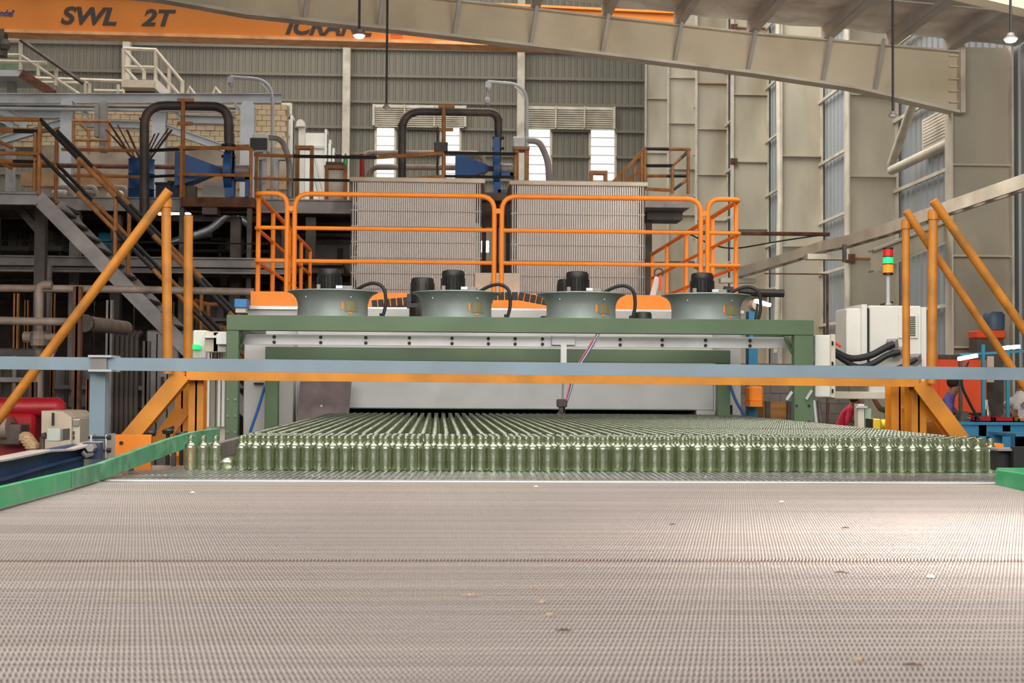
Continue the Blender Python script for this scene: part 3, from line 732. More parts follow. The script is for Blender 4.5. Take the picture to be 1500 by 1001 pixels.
# fans
YFN = 12.35
fan_lab = ['leftmost grey bell-mouthed fan on the green frame', 'second grey bell-mouthed fan from the left on the green frame', 'third grey bell-mouthed fan from the left, small motor standing close behind', 'rightmost grey bell-mouthed fan, beside the right end of the frame']
def make_fan(px, py_base, label):
    s = YFN/2100
    c = W(px, py_base, YFN); z0 = zt+.0
    t = thing('fan', label, 'fan', (c.x, YFN, z0), 'fans on the green frame')
    b = MB(); b.lathe([(.315, 0), (.315, .008), (.275, .012), (.272, .05), (.272, .12), (.285, .165), (.31, .195), (.345, .212), (.352, .214), (.35, .220), (.335, .222), (.30, .205), (.27, .16), (.262, .05)], (c.x, YFN, z0), 36); b.build('housing', m_fan, t, True)
    # motor
    mc = (c.x+.0, YFN)
    mt = MB(); mt.lathe([(.085, .16), (.088, .17), (.088, .34), (.09, .345), (.09, .372), (.082, .392), (.06, .398)], (mc[0]-.03, mc[1], z0), 18); mo = mt.build('motor', m_motor, t, True)
    fins = MB()
    for k in range(22):
        a = 2*PI*k/22; fins.bar((mc[0]-.03+.09*math.cos(a), mc[1]+.09*math.sin(a), z0+.18), (mc[0]-.03+.09*math.cos(a), mc[1]+.09*math.sin(a), z0+.335), .006, .014, up=(math.cos(a), math.sin(a), 0))
    fins.build('fins', m_motor, mo, stuff=True)
    b = MB(); b.box(mc[0]+.06, mc[0]+.16, mc[1]-.06, mc[1]+.02, z0+.225, z0+.265, bev=.008); b.build('terminal_box', m_steel, mo)
    b = MB(); b.box(mc[0]+.03, mc[0]+.08, mc[1]-.11, mc[1]-.07, z0+.24, z0+.262); b.build('lid_plate', m_alu, mo)
    b = MB(); b.box(mc[0]-.12, mc[0]-.09, mc[1]-.1, mc[1]-.05, z0+.22, z0+.27, bev=.004); b.build('side_box', m_steel, mo)
    for k in range(4):
        a = PI/4+k*PI/2; b = MB(); b.bar((mc[0]-.03, mc[1], z0+.19), (c.x+.27*math.cos(a), YFN+.27*math.sin(a), z0+.19), .03, .02); b.build('motor_arm', m_fan, t)
    # rating plate on the curved housing
    b = MB(); A = [math.radians(d) for d in (-66, -58, -50, -42)]; v = []
    for a in A:
        for z in (.055, .135): v.append((c.x+.276*math.cos(a), YFN+.276*math.sin(a), z0+z))
    b.add(v, [(0, 2, 3, 1), (2, 4, 5, 3), (4, 6, 7, 5)]); b.build('rating_plate', m_brass, t)
    b = MB(); v = []
    for a in [math.radians(d) for d in (-72, -69)]:
        for z in (.07, .125): v.append((c.x+.277*math.cos(a), YFN+.277*math.sin(a), z0+z))
    b.add(v, [(0, 2, 3, 1)]); 
    v = []
    for a in [math.radians(d) for d in (-60, -55)]:
        for z in (.035, .05): v.append((c.x+.277*math.cos(a), YFN+.277*math.sin(a), z0+z))
    b.add(v, [(0, 2, 3, 1)]); b.build('warning_sticker', m_org, t)
    for d in (-130, -58):
        a = math.radians(d); b = MB(); b.lathe([(.006, -.012), (.006, 0)], (c.x+.292*math.cos(a), YFN+.292*math.sin(a), z0+.165), 6, axis='y'); b.build('rivet', m_steelb, t)
    # hose
    P = [(c.x+.16, YFN-.02, z0+.22), (c.x+.24, YFN-.05, z0+.27), (c.x+.33, YFN-.08, z0+.292), (c.x+.405, YFN-.1, z0+.25), (c.x+.42, YFN-.1, z0+.12), (c.x+.385, YFN-.1, z0+0)]
    b = MB(); b.tube(arc_path(P, .09, 4), .014, 8); b.build('cable_hose', m_rub, t, True)
    b = MB(); b.lathe([(.024, 0), (.024, .02), (.018, .02), (.018, .05)], (P[-1][0], P[-1][1], z0), 8); b.build('gland', m_black, t)
    t.scale = (1.1, 1.1, 1.1)
    return t
for i, (px, pb) in enumerate([(487.5, 461), (669, 463), (851, 465), (1034, 466)]): make_fan(px, pb, fan_lab[i])
for i, (px, lab) in enumerate([(619, 'black motor standing behind, left of the second fan'), (833, 'black motor half hidden behind the third fan motor')]):
    Y = 13.1; x = WX(px, Y, 410); t = thing('motor', lab, 'motor', (x, Y, zt-.002), 'motors behind the fans')
    z0 = zt-.002
    b = MB(); b.lathe([(.1, .18), (.104, .2), (.104, .40), (.095, .425), (.07, .43)], (x, Y, z0), 20); b.build('casing', m_motor, t, True)
    b = MB(); b.box(x-.14, x-.1, Y-.05, Y+.05, z0+.18, z0+.28); b.box(x-.14, x+.12, Y-.1, Y+.1, z0+.15, z0+.19); b.build('terminal_box', m_black, t)
    b = MB(); b.lathe([(.18, 0), (.18, .01), (.12, .02), (.12, .15), (.1, .18)], (x, Y, z0), 18); b.build('base', m_motor, t)
    b = MB()
    for k in range(20):
        a = 2*PI*k/20; b.bar((x+.106*math.cos(a), Y+.106*math.sin(a), z0+.21), (x+.106*math.cos(a), Y+.106*math.sin(a), z0+.38), .006, .012, up=(math.cos(a), math.sin(a), 0))
    b.build('fins', m_motor, t, stuff=True)
for px, w, lab in ((942, 26, 'low black motor cap peeping over the green beam between two right fans'), (800, 18, 'small black fitting on the green beam left of the third fan')):
    Y = 12.9; x = WX(px, Y, 460); b = MB(); r = w*Y/4200; b.lathe([(r, 0), (r, .10 if px > 900 else .06), (r*.9, .12 if px > 900 else .075), (r*.5, .125 if px > 900 else .08)], (x, Y, zt-.002), 14)
    tag(b.build('stub_motor', m_motor, None, True), lab, 'motor')

# drag chain rising behind the fans
dc = thing('cable_chain', 'black segmented cable chain sagging in front of the orange fascia', 'cable chain', W(640, 452, 14.35))
P = [W(545, 446, 14.35), W(600, 441, 14.35), (W(700, 434, 14.35)), W(760, 434, 14.35), W(812, 444, 14.35)]
b = MB()
for p, q in zip(P, P[1:]):
    n_ = max(1, int((q-p).length/.06))
    for k in range(n_):
        a = p+(q-p)*(k/n_); c = p+(q-p)*((k+.82)/n_); b.bar(a, c, .1, .075)
b.build('link', m_rub, dc, stuff=True)
b = MB(); b.bar(P[0]-Vector((.1, 0, .04)), P[1]-Vector((0, 0, .05)), .14, .01); b.bar(P[1]-Vector((0, 0, .05)), P[2]-Vector((0, 0, .05)), .14, .01); b.bar(W(585, 440, 14.35), W(585, 462, 14.35), .02, .02); b.build('tray', m_black, dc)

# aluminium slide beam with bolts
ab = thing('slide_beam', 'aluminium slide beam with pairs of black bolts under the green frame', 'beam', W(730, 512, 12.0))
YA = 12.0
b = MB(); p0, p1 = W(318, 497, YA), W(1155, 503.5, YA)
b.bar(p0, p1, .08, .085); b.build('beam', m_alu, ab)
b = MB(); b.bar(p0+Vector((-.12, .02, .02)), p1+Vector((.02, .02, .045)), .06, .02); b.build('top_lip', m_alu, ab)
for px in (401, 468, 533, 596, 658, 711, 750, 790, 904, 966, 1030, 1096):
    c = p0+(p1-p0)*((px-318)/837)
    for dz in (-.023, .022):
        b = MB(); b.lathe([(.0125, -.052), (.015, -.046), (.015, -.038)], (c.x, YA, c.z+dz), 8, axis='y'); b.build('bolt', m_black, ab)
for px in (300, 312):
    b = MB(); b.box(*pbox(px, px+20, 486, 516, YA+.05, YA+.25), bev=.005); b.build('end_housing', m_cream if px == 300 else m_white, ab)
pa = thing('pick_arm', 'slim vertical sensor arm hanging from the aluminium beam above the bottles', 'arm', W(822, 612, 11.9))
b = MB(); b.box(*pbox(808, 843, 492, 506, YA-.08, YA-.045), bev=.004); b.build('carriage', m_alu, pa)
b = MB(); b.box(*pbox(821.5, 830, 504, 534, YA-.09, YA-.06)); b.build('upper_rod', m_alu, pa)
b = MB(); b.tube([W(825, 530, YA-.07), W(824, 590, YA-.07)], .008, 8); b.build('lower_rod', m_steel, pa)
b = MB(); b.box(*pbox(816, 831, 585, 597, YA-.1, YA-.03), bev=.008); b.box(*pbox(819, 828, 596, 606, YA-.09, YA-.04), bev=.004); b.build('gripper', m_duct, pa)
b = MB(); b.box(*pbox(817, 822, 604, 612, YA-.09, YA-.06)); b.box(*pbox(825, 827, 586, 612, YA-.09, YA-.08)); b.build('finger', m_dsteel, pa)
for k, (c, dx) in enumerate([((226, 120, 130), -3), ((70, 110, 180), 1.5), ((238, 236, 230), 0), ((90, 40, 50), -1)]):
    b = MB(); b.tube(arc_path([W(877+dx, 488, YA), W(862+dx, 515, YA-.1), W(842+dx, 545, YA-.12), W(836+dx, 570, YA-.12), W(829+dx*.4, 592, YA-.08)], .1, 4), .006, 6)
    nm = ['pink', 'blue', 'white', 'maroon'][k]
    tag(b.build('hose', mat(nm+'_hose', c, .5), None, True), nm+' thin hose in the bundle beside the hanging sensor arm', 'hose', 'hoses down to the sensor arm')

# ---------------------------------------------------------------- yellow portal and props
YP = 9.1
yp = thing('yellow_portal', 'ochre yellow steel portal with two braced columns straddling the bottle conveyor', 'portal frame', (WX(760, YP), YP+.5, 0))
b = MB(); p0, p1 = W(275, 550.5, YP), W(1342, 560.5, YP); b.bar(p0, p1, .1, .056); b.build('crossbeam', m_yel, yp)
def column(px0, px1, Y, ytop, name='column', d=.14):
    q = pbox(px0, px1, ytop, 640, Y, Y+d); b = MB(); b.box(q[0], q[1], Y, Y+.012, 0, q[5]); b.box(q[0], q[1], Y+d-.012, Y+d, 0, q[5]); c = (q[0]+q[1])/2; b.box(c-.006, c+.006, Y, Y+d, 0, q[5]); return b.build(name, m_yel, yp)
column(256, 277, YP+.25, 552); column(276, 298, YP+.05, 556)
column(1335, 1357, YP+.05, 565); column(1306, 1330, YP+.3, 563)
b = MB(); b.ibeam(W(270, 548, YP), W(180, 655, YP), .1, .13, .012, up=(0, 1, 0)); b.build('brace', m_yel, yp)
b = MB(); b.bar(W(268, 600, YP+.25), W(228, 655, YP+.25), .03, .1); b.build('brace', m_yel, yp)
b = MB(); b.ibeam(W(1343, 562, YP), W(1418, 662, YP), .1, .13, .012, up=(0, 1, 0)); b.build('brace', m_yel, yp)
b = MB(); b.bar(W(1330, 590, YP+.3), W(1384, 655, YP+.3), .03, .12); b.build('brace', m_yel, yp)
b = MB(); b.box(*pbox(1352, 1400, 618, 624, YP+.1, YP+.25)); b.build('foot_step', m_wood, yp)
b = MB(); b.box(*pbox(1338, 1470, 650, 661, YP, YP+.1)); b.build('foot_beam', m_org, yp)
b = MB(); b.box(*pbox(160, 262, 655, 668, YP, YP+.1)); b.build('foot_beam', m_yel, yp)
def prop(label, ptop, pbot, ftop, fend, Y, r=.031, dY=.0):
    t = thing('yellow_prop', label, 'post', W(*pbot, Y), 'yellow pipe props')
    b = MB(); b.tube([W(*ftop, Y), W(*pbot, Y)], r, 14); b.build('upright_pipe', m_pipeyel, t, True)
    if fend:
        b = MB(); b.tube([W(*ptop, Y-.03), W(*fend, Y+dY)], r, 14); b.build('slanting_pipe', m_pipeyel, t, True)
        b = MB(); q = W(*ftop, Y); b.lathe([(r*1.25, -.04), (r*1.25, .01)], (q.x, q.y, q.z-.02), 12); b.build('weld_collar', m_pipeyel, t)
    return t
prop('stained yellow pipe prop at left with a long pipe slanting down to the left edge', (248, 279), (246, 548), (243, 290), (-60, 692), YP-.1, .03)
prop('lone stained yellow upright pipe at left, just right of the slanting one', (276, 315), (275, 546), (276, 316), None, YP+.25, .029)
prop('yellow pipe prop at right whose slanting pipe starts lower, behind the other', (1327, 309), (1327.5, 560), (1327, 322), (1560, 654), YP+.1, .025)
prop('yellow pipe prop at right, topmost of the pair, slanting to the right edge', (1367, 294), (1365, 562), (1367, 308), (1590, 610), YP-.1, .029)

# ---------------------------------------------------------------- orange platform and guardrails
YL = 15.2
pf = thing('orange_platform', 'bright orange platform with rounded tube guardrails above the oven', 'platform', (.6, YL, 2.32))
q = pbox(367, 1010, 430, 456, YL, YL+.05); zpl = q[5]
b = MB(); b.box(q[0], WX(1000, YL), YL, YL+.04, q[4], q[5]); b.build('fascia', m_org, pf)
b = MB(); b.box(q[0], WX(1086, YL), YL+.04, 21.6, q[5]-.06, q[5]-.02); b.build('deck', m_org, pf)
b = MB(); b.box(q[0], q[0]+.03, YL+.04, 21.6, q[4], q[5]); b.box(WX(1086, YL)-.03, WX(1086, YL), YL+.04, 21.6, q[4]+.05, q[5]); b.build('side_fascia', m_org, pf)
rr = .026
def loop(xa_, xb_, ztop_, zb2, Y, name='guardrail'):
    b = MB(); b.tube(arc_path([(xa_, Y, zb2), (xa_, Y, ztop_), (xb_, Y, ztop_), (xb_, Y, zb2)], .16, 5), rr, 10)
    return b.build(name, m_org, pf, True)
zr1, zr2, zr3 = WZ(287, YL, 700), WZ(337, YL, 700), WZ(385, YL, 700)
for a_, c_ in ((431, 724), (735, 1027)):
    xa_, xb_ = WX(a_, YL, 350), WX(c_, YL, 350); g = loop(xa_, xb_, zr1, zpl, YL+.02)
    for z in (zr2, zr3):
        b = MB(); b.tube([(xa_, YL+.02, z), (xb_, YL+.02, z)], rr*.8, 8); b.build('mid_rail', m_org, g)
for x in (WX(729.5, YL, 310), WX(425, YL, 310), WX(1032, YL, 310)):
    b = MB(); b.box(x-.05, x+.05, YL, YL+.03, WZ(313, YL), WZ(306, YL)); b.build('rail_clip', m_org, pf)
for side, xi, xo in ((0, WX(420, YL, 350), WX(374, YL, 350)), (1, WX(1037, YL, 350), WX(1085, YL, 350))):
    b = MB(); b.tube(arc_path([(xi, YL+.02, zpl), (xi, YL+.02, zr1), (xo, YL+.02, zr1), (xo, YL+1.6, zr1), (xo, 21.6, zr1)], .14, 5), rr, 10); g = b.build('guardrail', m_org, pf, True)
    for z in (zr2, zr3):
        b = MB(); b.tube(arc_path([(xi, YL+.02, z), (xo, YL+.02, z), (xo, YL+.8, z), (xo, 21.6, z)], .06, 4), rr*.8, 8); b.build('mid_rail', m_org, g)
    for Y in (YL+.25, YL+1.6, YL+3.4, YL+5.0, 21.6):
        b = MB(); b.tube([(xo, Y, zpl-.1), (xo, Y, zr1)], rr, 8); b.build('post', m_org, g)

for x in (WX(380, YL)+.1, WX(1070, YL)):
    for y in (18.6, 21.4):
        b = MB(); b.box(x-.05, x+.05, y-.05, y+.05, 0, zpl-.06); b.build('leg', m_org, pf)
# small clutter on the oven roof
t = thing('beige_box', 'dented beige box on the oven roof between the two ribbed screens', 'box', W(728, 430, 15.9))
b = MB(); b.box(*pbox(695, 762, 400, 436, 15.9, 16.3), bev=.01); b.build('casing', m_cream, t)
b = MB(); b.lathe([(.03, -.02), (.03, 0)], W(722, 415, 15.9), 10, axis='y'); b.build('knob', m_steel, t)
t = thing('blue_box', 'small blue junction box at the left end of the orange platform', 'box', W(352, 453, 13.8))
b = MB(); b.box(*pbox(343, 362, 438, 451, 13.8, 14.0), bev=.006); b.build('casing', mat('box_blue', (58, 130, 190), .5), t)
b = MB(); b.box(*pbox(345, 360, 450, 458, 13.82, 13.98)); b.build('base', m_beige, t)
# left end machinery of the slide beam
t = thing('drive_unit', 'pale motor housing with cables at the left end of the aluminium beam', 'housing', W(310, 640, 12.4))
b = MB(); b.box(*pbox(282, 303, 484, 526, 12.3, 12.6), bev=.01); b.build('casing', m_white, t)
for px in (303, 311, 319, 325):
    b = MB(); b.box(*pbox(px, px+4, 512, 625, 12.3, 12.35)); b.build('rail', m_white if px != 311 else m_steel, t)
b = MB(); q = pbox(296, 330, 540, 656, 12.4, 12.5); b.box(q[0], q[1], 12.4, 12.5, 0, q[5]); b.build('back_panel', m_cream, t)
for k, px in enumerate((308, 312, 322)):
    b = MB(); b.tube(arc_path([W(px-6, 500, 12.25), W(px, 506, 12.2), W(px, 540, 12.25)], .05, 3), .006, 6); b.build('cable', m_red if k != 1 else m_black, t)
b = MB(); b.lathe([(.04, 0), (.045, .02), (.045, .03), (.03, .04)], W(287, 512, 12.26), 10); b.build('indicator', m_lg, t)
b = MB(); b.tube([W(388, 566, 13.4), W(378, 600, 13.4), W(366, 634, 13.4)], .014, 8); tag(b.build('air_hose', mat('blue_hose', (52, 110, 190), .4), None, True), 'bright blue air hose hanging by the left oven panel', 'hose')
b = MB(); b.tube(arc_path([W(1068, 560, 13.2), W(1078, 590, 13.2), W(1100, 622, 13.2)], .1, 4), .014, 8); tag(b.build('air_hose', mat('blue_hose_dark', (44, 84, 140), .4), None, True), 'blue air hose hanging right of the oven mouth', 'hose')
t = thing('blue_post', 'blue square post with an orange bracket right of the oven', 'post', W(1104, 620, 14.35))
b = MB(); b.box(*pbox(1097, 1110, 456, 625, 14.35, 14.5)); b.box(WX(1097, 14.35), WX(1110, 14.35), 14.35, 14.5, 0, 1.2); b.build('post', m_bluel, t)
b = MB(); b.box(*pbox(1099, 1119, 566, 590, 14.1, 14.35), bev=.02); b.box(*pbox(1099, 1117, 588, 596, 14.05, 14.3)); b.build('bracket', m_org, t)
b = MB(); b.lathe([(.06, -.1), (.06, .1)], W(1107, 447, 14.4), 12, axis='y'); b.build('roller', m_beige, t)
t = thing('work_light', 'small white work light glowing beside the right fan', 'lamp', W(1118, 450, 13.3))
b = MB(); b.bar(W(1108, 441, 13.3), W(1126, 447, 13.2), .07, .03); b.build('head', m_tube, t)
b = MB(); b.tube([W(1106, 470, 14.34), W(1110, 443, 13.3)], .012, 6); b.build('stem', m_steel, t)
t = thing('cabinet', 'narrow white wall cabinet fixed at the right end of the green frame', 'cabinet', W(1208, 583, 11.7))
b = MB(); b.box(*pbox(1194, 1217, 491, 582, 11.7, 11.95), bev=.006); b.build('body', m_white, t)
b = MB(); b.box(*pbox(1217.5, 1224, 490, 583, 11.66, 11.9), bev=.004); b.build('door', m_cream, t)
b = MB(); q = pbox(1180, 1205, 520, 530, 11.72, 11.78); b.box(xb-.005, q[1], q[2], q[3], q[4], q[5]); b.build('bracket', m_steel, t)
for py in (500, 530, 570):
    b = MB(); b.box(*pbox(1219, 1221, py, py+6, 11.64, 11.66)); b.build('hinge', m_dark, t)
# ================================================================ RIGHT SIDE
t = thing('control_cabinet', 'large white control cabinet with a louvred vent and black conduits', 'cabinet', W(1296, 640, 12.2))
YC = 12.2
b = MB(); b.box(*pbox(1273, 1350, 448, 578, YC, YC+.5), bev=.01); b.build('body', m_white, t)
b = MB(); q = pbox(1240, 1262, 452, 560, YC-.0, YC+.35); b.box(*q, bev=.008); b.build('side_box', m_white, t)
b = MB(); q = pbox(1262, 1270, 446, 560, YC-.03, YC+.5); b.box(*q); b.build('door', m_white, t)
b = MB(); b.box(*pbox(1270, 1273.5, 452, 560, YC-.01, YC+.4)); b.build('door_gap', m_black, t)
b = MB(); b.box(*pbox(1350, 1357, 450, 590, YC-.02, YC+.5)); b.build('rear_door', m_white, t)
b = MB(); b.box(*pbox(1222, 1306, 574, 585, YC-.05, YC+.5), bev=.006); b.build('plinth', m_cream, t)
g = MB(); g.box(*pbox(1316, 1345, 460, 496, YC-.012, YC), bev=.005); v = g.build('vent', m_white, t)
for k in range(11):
    b = MB(); b.box(*pbox(1331, 1341, 464+k*2.7, 465.4+k*2.7, YC-.016, YC-.01)); b.build('louvre', m_dark, v)
for k, (P, r) in enumerate([([(1309, 504), (1296, 510), (1275, 522), (1245, 527), (1222, 515)], .03), ([(1318, 516), (1300, 520), (1278, 534), (1255, 540), (1222, 518)], .026), ([(1343, 526), (1330, 533), (1318, 538), (1300, 545)], .02)]):
    b = MB(); b.tube(arc_path([W(x, y, YC-.15) for x, y in P], .15, 4), r, 10); b.build('conduit', m_rub, t, True)
    b = MB(); q = W(P[0][0], P[0][1], YC-.1); b.bar(q-Vector((.04, .04, .02)), q+Vector((.02, .05, .01)), .075, .075); b.build('conduit_gland', m_steel, t)
    b = MB(); b.box(*pbox(P[0][0]-9, P[0][0]+2, P[0][1]-7, P[0][1]-3, YC-.02, YC)); b.build('cover_plate', m_steel, t)
for px in (1318, 1345):
    b = MB(); q = W(px, 590, YC+.2); b.box(q.x-.03, q.x+.03, YC+.15, YC+.21, 0, q.z+.05); b.build('leg', m_dsteel, t)
b = MB(); b.tube([W(1219, 500, YC-.2), W(1226, 504, YC-.2), W(1232, 508, YC-.2)], .012, 6); b.build('cable', m_redorg, t)
t = thing('stack_light', 'signal tower with red, green and orange lamps on a grey pole', 'signal lamp', W(1301, 447, 12.4))
YS2 = 12.4; s = YS2/2100; c = W(1301, 447, YS2)
b = MB(); b.lathe([(.03, 0), (.03, .015), (.018, .02), (.018, .27)], tuple(c), 10); b.build('pole', m_steelb, t)
zz = W(1301, 403, YS2).z
for nm, z0, z1, mm in (('base_ring', 0, .02, m_black), ('orange_lamp', .02, .09, m_lo), ('ring', .09, .1, m_black), ('green_lamp', .1, .155, m_lg), ('ring', .155, .165, m_black), ('red_lamp', .165, .225, m_lr), ('cap', .225, .24, m_black)):
    b = MB(); r = .043 if 'lamp' in nm else .045; b.lathe([(r, z0), (r, z1)], (c.x, YS2, zz), 16); b.build(nm, mm, t, True)
b = MB(); b.bar(W(1290, 447, YS2), W(1308, 443, YS2), .02, .02); b.build('bracket', m_black, t)
# yellow beacon and cream post
t = thing('sensor_bollard', 'cream square post with a pale green face beside the right yellow column', 'post', W(1266, 640, 11))
b = MB(); b.box(*pbox(1257, 1266, 592, 640, 11, 11.1)); b.box(WX(1257, 11), WX(1266, 11), 11, 11.1, 0, 1.2); b.build('post', m_cream, t)
b = MB(); b.box(*pbox(1267, 1276, 599, 640, 11.02, 11.1)); b.build('side_face', mat('pale_green', (150, 176, 150), .5), t)
b = MB(); b.box(*pbox(1254, 1271, 595, 598, 10.98, 11.02)); b.build('clip', m_steelb, t)
t = thing('yellow_motor', 'bright yellow motor cap on a black mount beside the yellow column', 'motor', W(1288, 637, 10))
b = MB(); b.box(*pbox(1275, 1282, 614, 637, 10, 10.12)); b.build('mount', m_black, t)
b = MB(); b.box(*pbox(1280, 1290, 614, 636, 9.98, 10.12), bev=.006); b.build('flange', m_yb, t)
b = MB(); q = W(1290, 622, 10.05); b.lathe([(.036, 0), (.038, .04), (.034, .06), (.02, .066)], (q.x, q.y, q.z), 14, axis='x'); b.build('cap', m_yb, t, True)
b = MB(); b.box(WX(1276, 10), WX(1290, 10), 10.02, 10.1, 0, W(1280, 634, 10).z); b.build('stand', m_dsteel, t)

# cable ladder rising to the right edge
t = thing('cable_ladder', 'cream cable ladder curving up across the columns to the right edge', 'cable ladder', W(1300, 345, 18))
pts = [(1075, 403, 24), (1110, 392, 23), (1160, 377, 22), (1205, 362, 21), (1240, 355, 20), (1300, 337, 18.5), (1400, 302, 16.5), (1500, 268, 15), (1600, 232, 13.5)]
P = [W(*p) for p in pts]
for dx in (-.17, .17):
    b = MB()
    for p, q in zip(P, P[1:]): b.bar(p+Vector((dx*.3, dx, 0)), q+Vector((dx*.3, dx, 0)), .03, .15)
    b.build('side_rail', m_cream, t)
for p, q in zip(P, P[1:]):
    n_ = int((q-p).length/.42)
    for k in range(n_):
        c = p+(q-p)*((k+.5)/n_); b = MB(); b.box(c.x-.05, c.x+.05, c.y-.17, c.y+.17, c.z-.05, c.z-.03); b.build('rung', m_cream, t)
for px, py, Y in ((1210, 366, 20.8), (1080, 402, 23.8)):
    q = W(px, py, Y); b = MB(); b.box(q.x-.3, q.x+.3, q.y-.1, q.y+.1, q.z-.15, q.z-.07); b.build('bracket', m_cream, t)
b = MB(); b.bar(W(1237, 358, 19.8), W(1237, 384, 19.8), .05, .05); b.build('drop_bracket', m_dsteel, t)
b = MB(); b.tube([W(945, 340, 23.6), W(1215, 343.5, 23.6)], .035, 8); tag(b.build('pipe', m_rust, None, True), 'thin rust-brown pipe running level across the right columns', 'pipe')
b = MB(); b.tube(arc_path([W(1000, 338, 22.5), W(1060, 368, 22.5), (W(1150, 352, 22.5)), W(1200, 345, 22.5)], 2, 6), .014, 6); tag(b.build('cable', m_black, None, True), 'black cable sagging below the rust-brown pipe at right', 'cable')
b = MB(); b.tube([W(1212, 402, 21), (WX(1212, 21), 21, 0)], .02, 6); b.tube([W(1120, 401, 21), W(1212, 402, 21)], .012, 6); tag(b.build('pipe', m_rust), 'thin brown drop pipe beside the white control cabinet', 'pipe')
b = MB(); b.bar(W(1210, 130, 33), W(1212, 300, 33), .06, .06)

# workshop corner
t = thing('press_enclosure', 'large red-orange machine cabinet standing behind the right yellow props', 'cabinet', W(1408, 640, 23))
b = MB(); b.box(*pbox(1370, 1446, 526, 606, 22, 23.2), bev=.02); b.build('body', m_redorg, t)
b = MB(); b.box(*pbox(1358, 1374, 518, 640, 21.9, 22.3)); b.build('side', m_redorg, t)
b = MB(); b.box(*pbox(1446, 1456, 522, 560, 22, 22.2)); b.build('edge_panel', m_cream, t)
b = MB(); b.box(*pbox(1370, 1446, 520, 526, 22, 23)); b.build('top_frame', m_dsteel, t)
b = MB(); q = W(1408, 606, 22); b.box(WX(1370, 22), WX(1446, 22), 22.1, 23, 0, q.z); b.build('plinth', m_dsteel, t)
b = MB(); b.box(*pbox(1442, 1447, 586, 600, 21.9, 21.98)); b.build('label_plate', m_white, t)
t = thing('red_bin', 'small red-orange box on top behind the right slanting props', 'box', W(1452, 494, 22.9))
b = MB(); b.box(*pbox(1431, 1474, 484, 496, 22.9, 23.3), bev=.02); b.build('body', m_redorg, t)
b = MB(); b.box(WX(1433, 22.9), WX(1472, 22.9), 22.95, 23.3, 0, W(1450, 496, 22.9).z); b.build('stand', m_dsteel, t)
b = MB(); q = W(1456, 484, 23.1); b.lathe([(.16, 0), (.17, .1), (.17, .25), (.13, .3)], tuple(q), 14); tag(b.build('blue_drum', mat('blue_grey_drum', (70, 88, 110), .5), None, True), 'small blue-grey drum on the red-orange box at right', 'drum')
def bench(x0, x1, yt, Y, lab, legs):
    t = thing('workbench', lab, 'workbench', W((x0+x1)/2, 700, Y+.3)); t.location.z = 0
    q = pbox(x0, x1, yt, yt+4, Y, Y+.7); b = MB(); b.box(*q); b.build('benchtop', m_bluel, t)
    b = MB(); b.box(q[0], q[1], Y+.02, Y+.04, q[4]-.14, q[4]); b.build('apron', m_bluel, t)
    for px in legs:
        x = WX(px, Y); b = MB(); b.box(x-.05, x+.05, Y+.02, Y+.12, 0, q[4]); b.build('leg', m_bluel, t)
        b = MB(); b.box(x-.05, x+.05, Y+.58, Y+.68, 0, q[4]); b.build('leg', m_bluel, t)
    return q[5]
zb1 = bench(1405, 1560, 619, 17.5, 'long blue steel workbench cluttered with parts, behind the yellow brace', (1440, 1475, 1555))
zb2 = bench(1488, 1580, 636, 13.5, 'nearer blue steel bench at the right edge of the picture', (1495, 1570))
t = thing('light_gantry', 'teal steel frame over the blue bench carrying two fluorescent lamps', 'frame', (WX(1450, 17.9), 17.9, zb1))
for px in (1407, 1440, 1476, 1510):
    b = MB(); x = WX(px, 17.9); b.box(x-.02, x+.02, 17.88, 17.92, zb1, W(px, 505 if px > 1430 else 520, 17.9).z); b.build('upright', m_teal if px > 1430 else m_dsteel, t)
for a_, c_ in (((1405, 520), (1512, 514)), ((1440, 540), (1512, 540))):
    b = MB(); b.bar(W(*a_, 17.9), W(*c_, 17.9), .03, .03); b.build('crossbar', m_teal, t)
for i, (x0, y0, x1, y1) in enumerate([(1404, 526, 1431, 521), (1470, 510, 1493, 508)]):
    b = MB(); b.bar(W(x0, y0, 17.7), W(x1, y1, 17.7), .06, .045); o = b.build('lamp_tube', m_tube, t)
b = MB(); b.tube(arc_path([W(1418, 530, 17.7), W(1405, 560, 17.6), W(1425, 600, 17.6), W(1436, 618, 17.6)], .3, 5), .02, 6); tag(b.build('cable', m_black, None, True), 'black cable looping in front of the red-orange cabinet', 'cable')
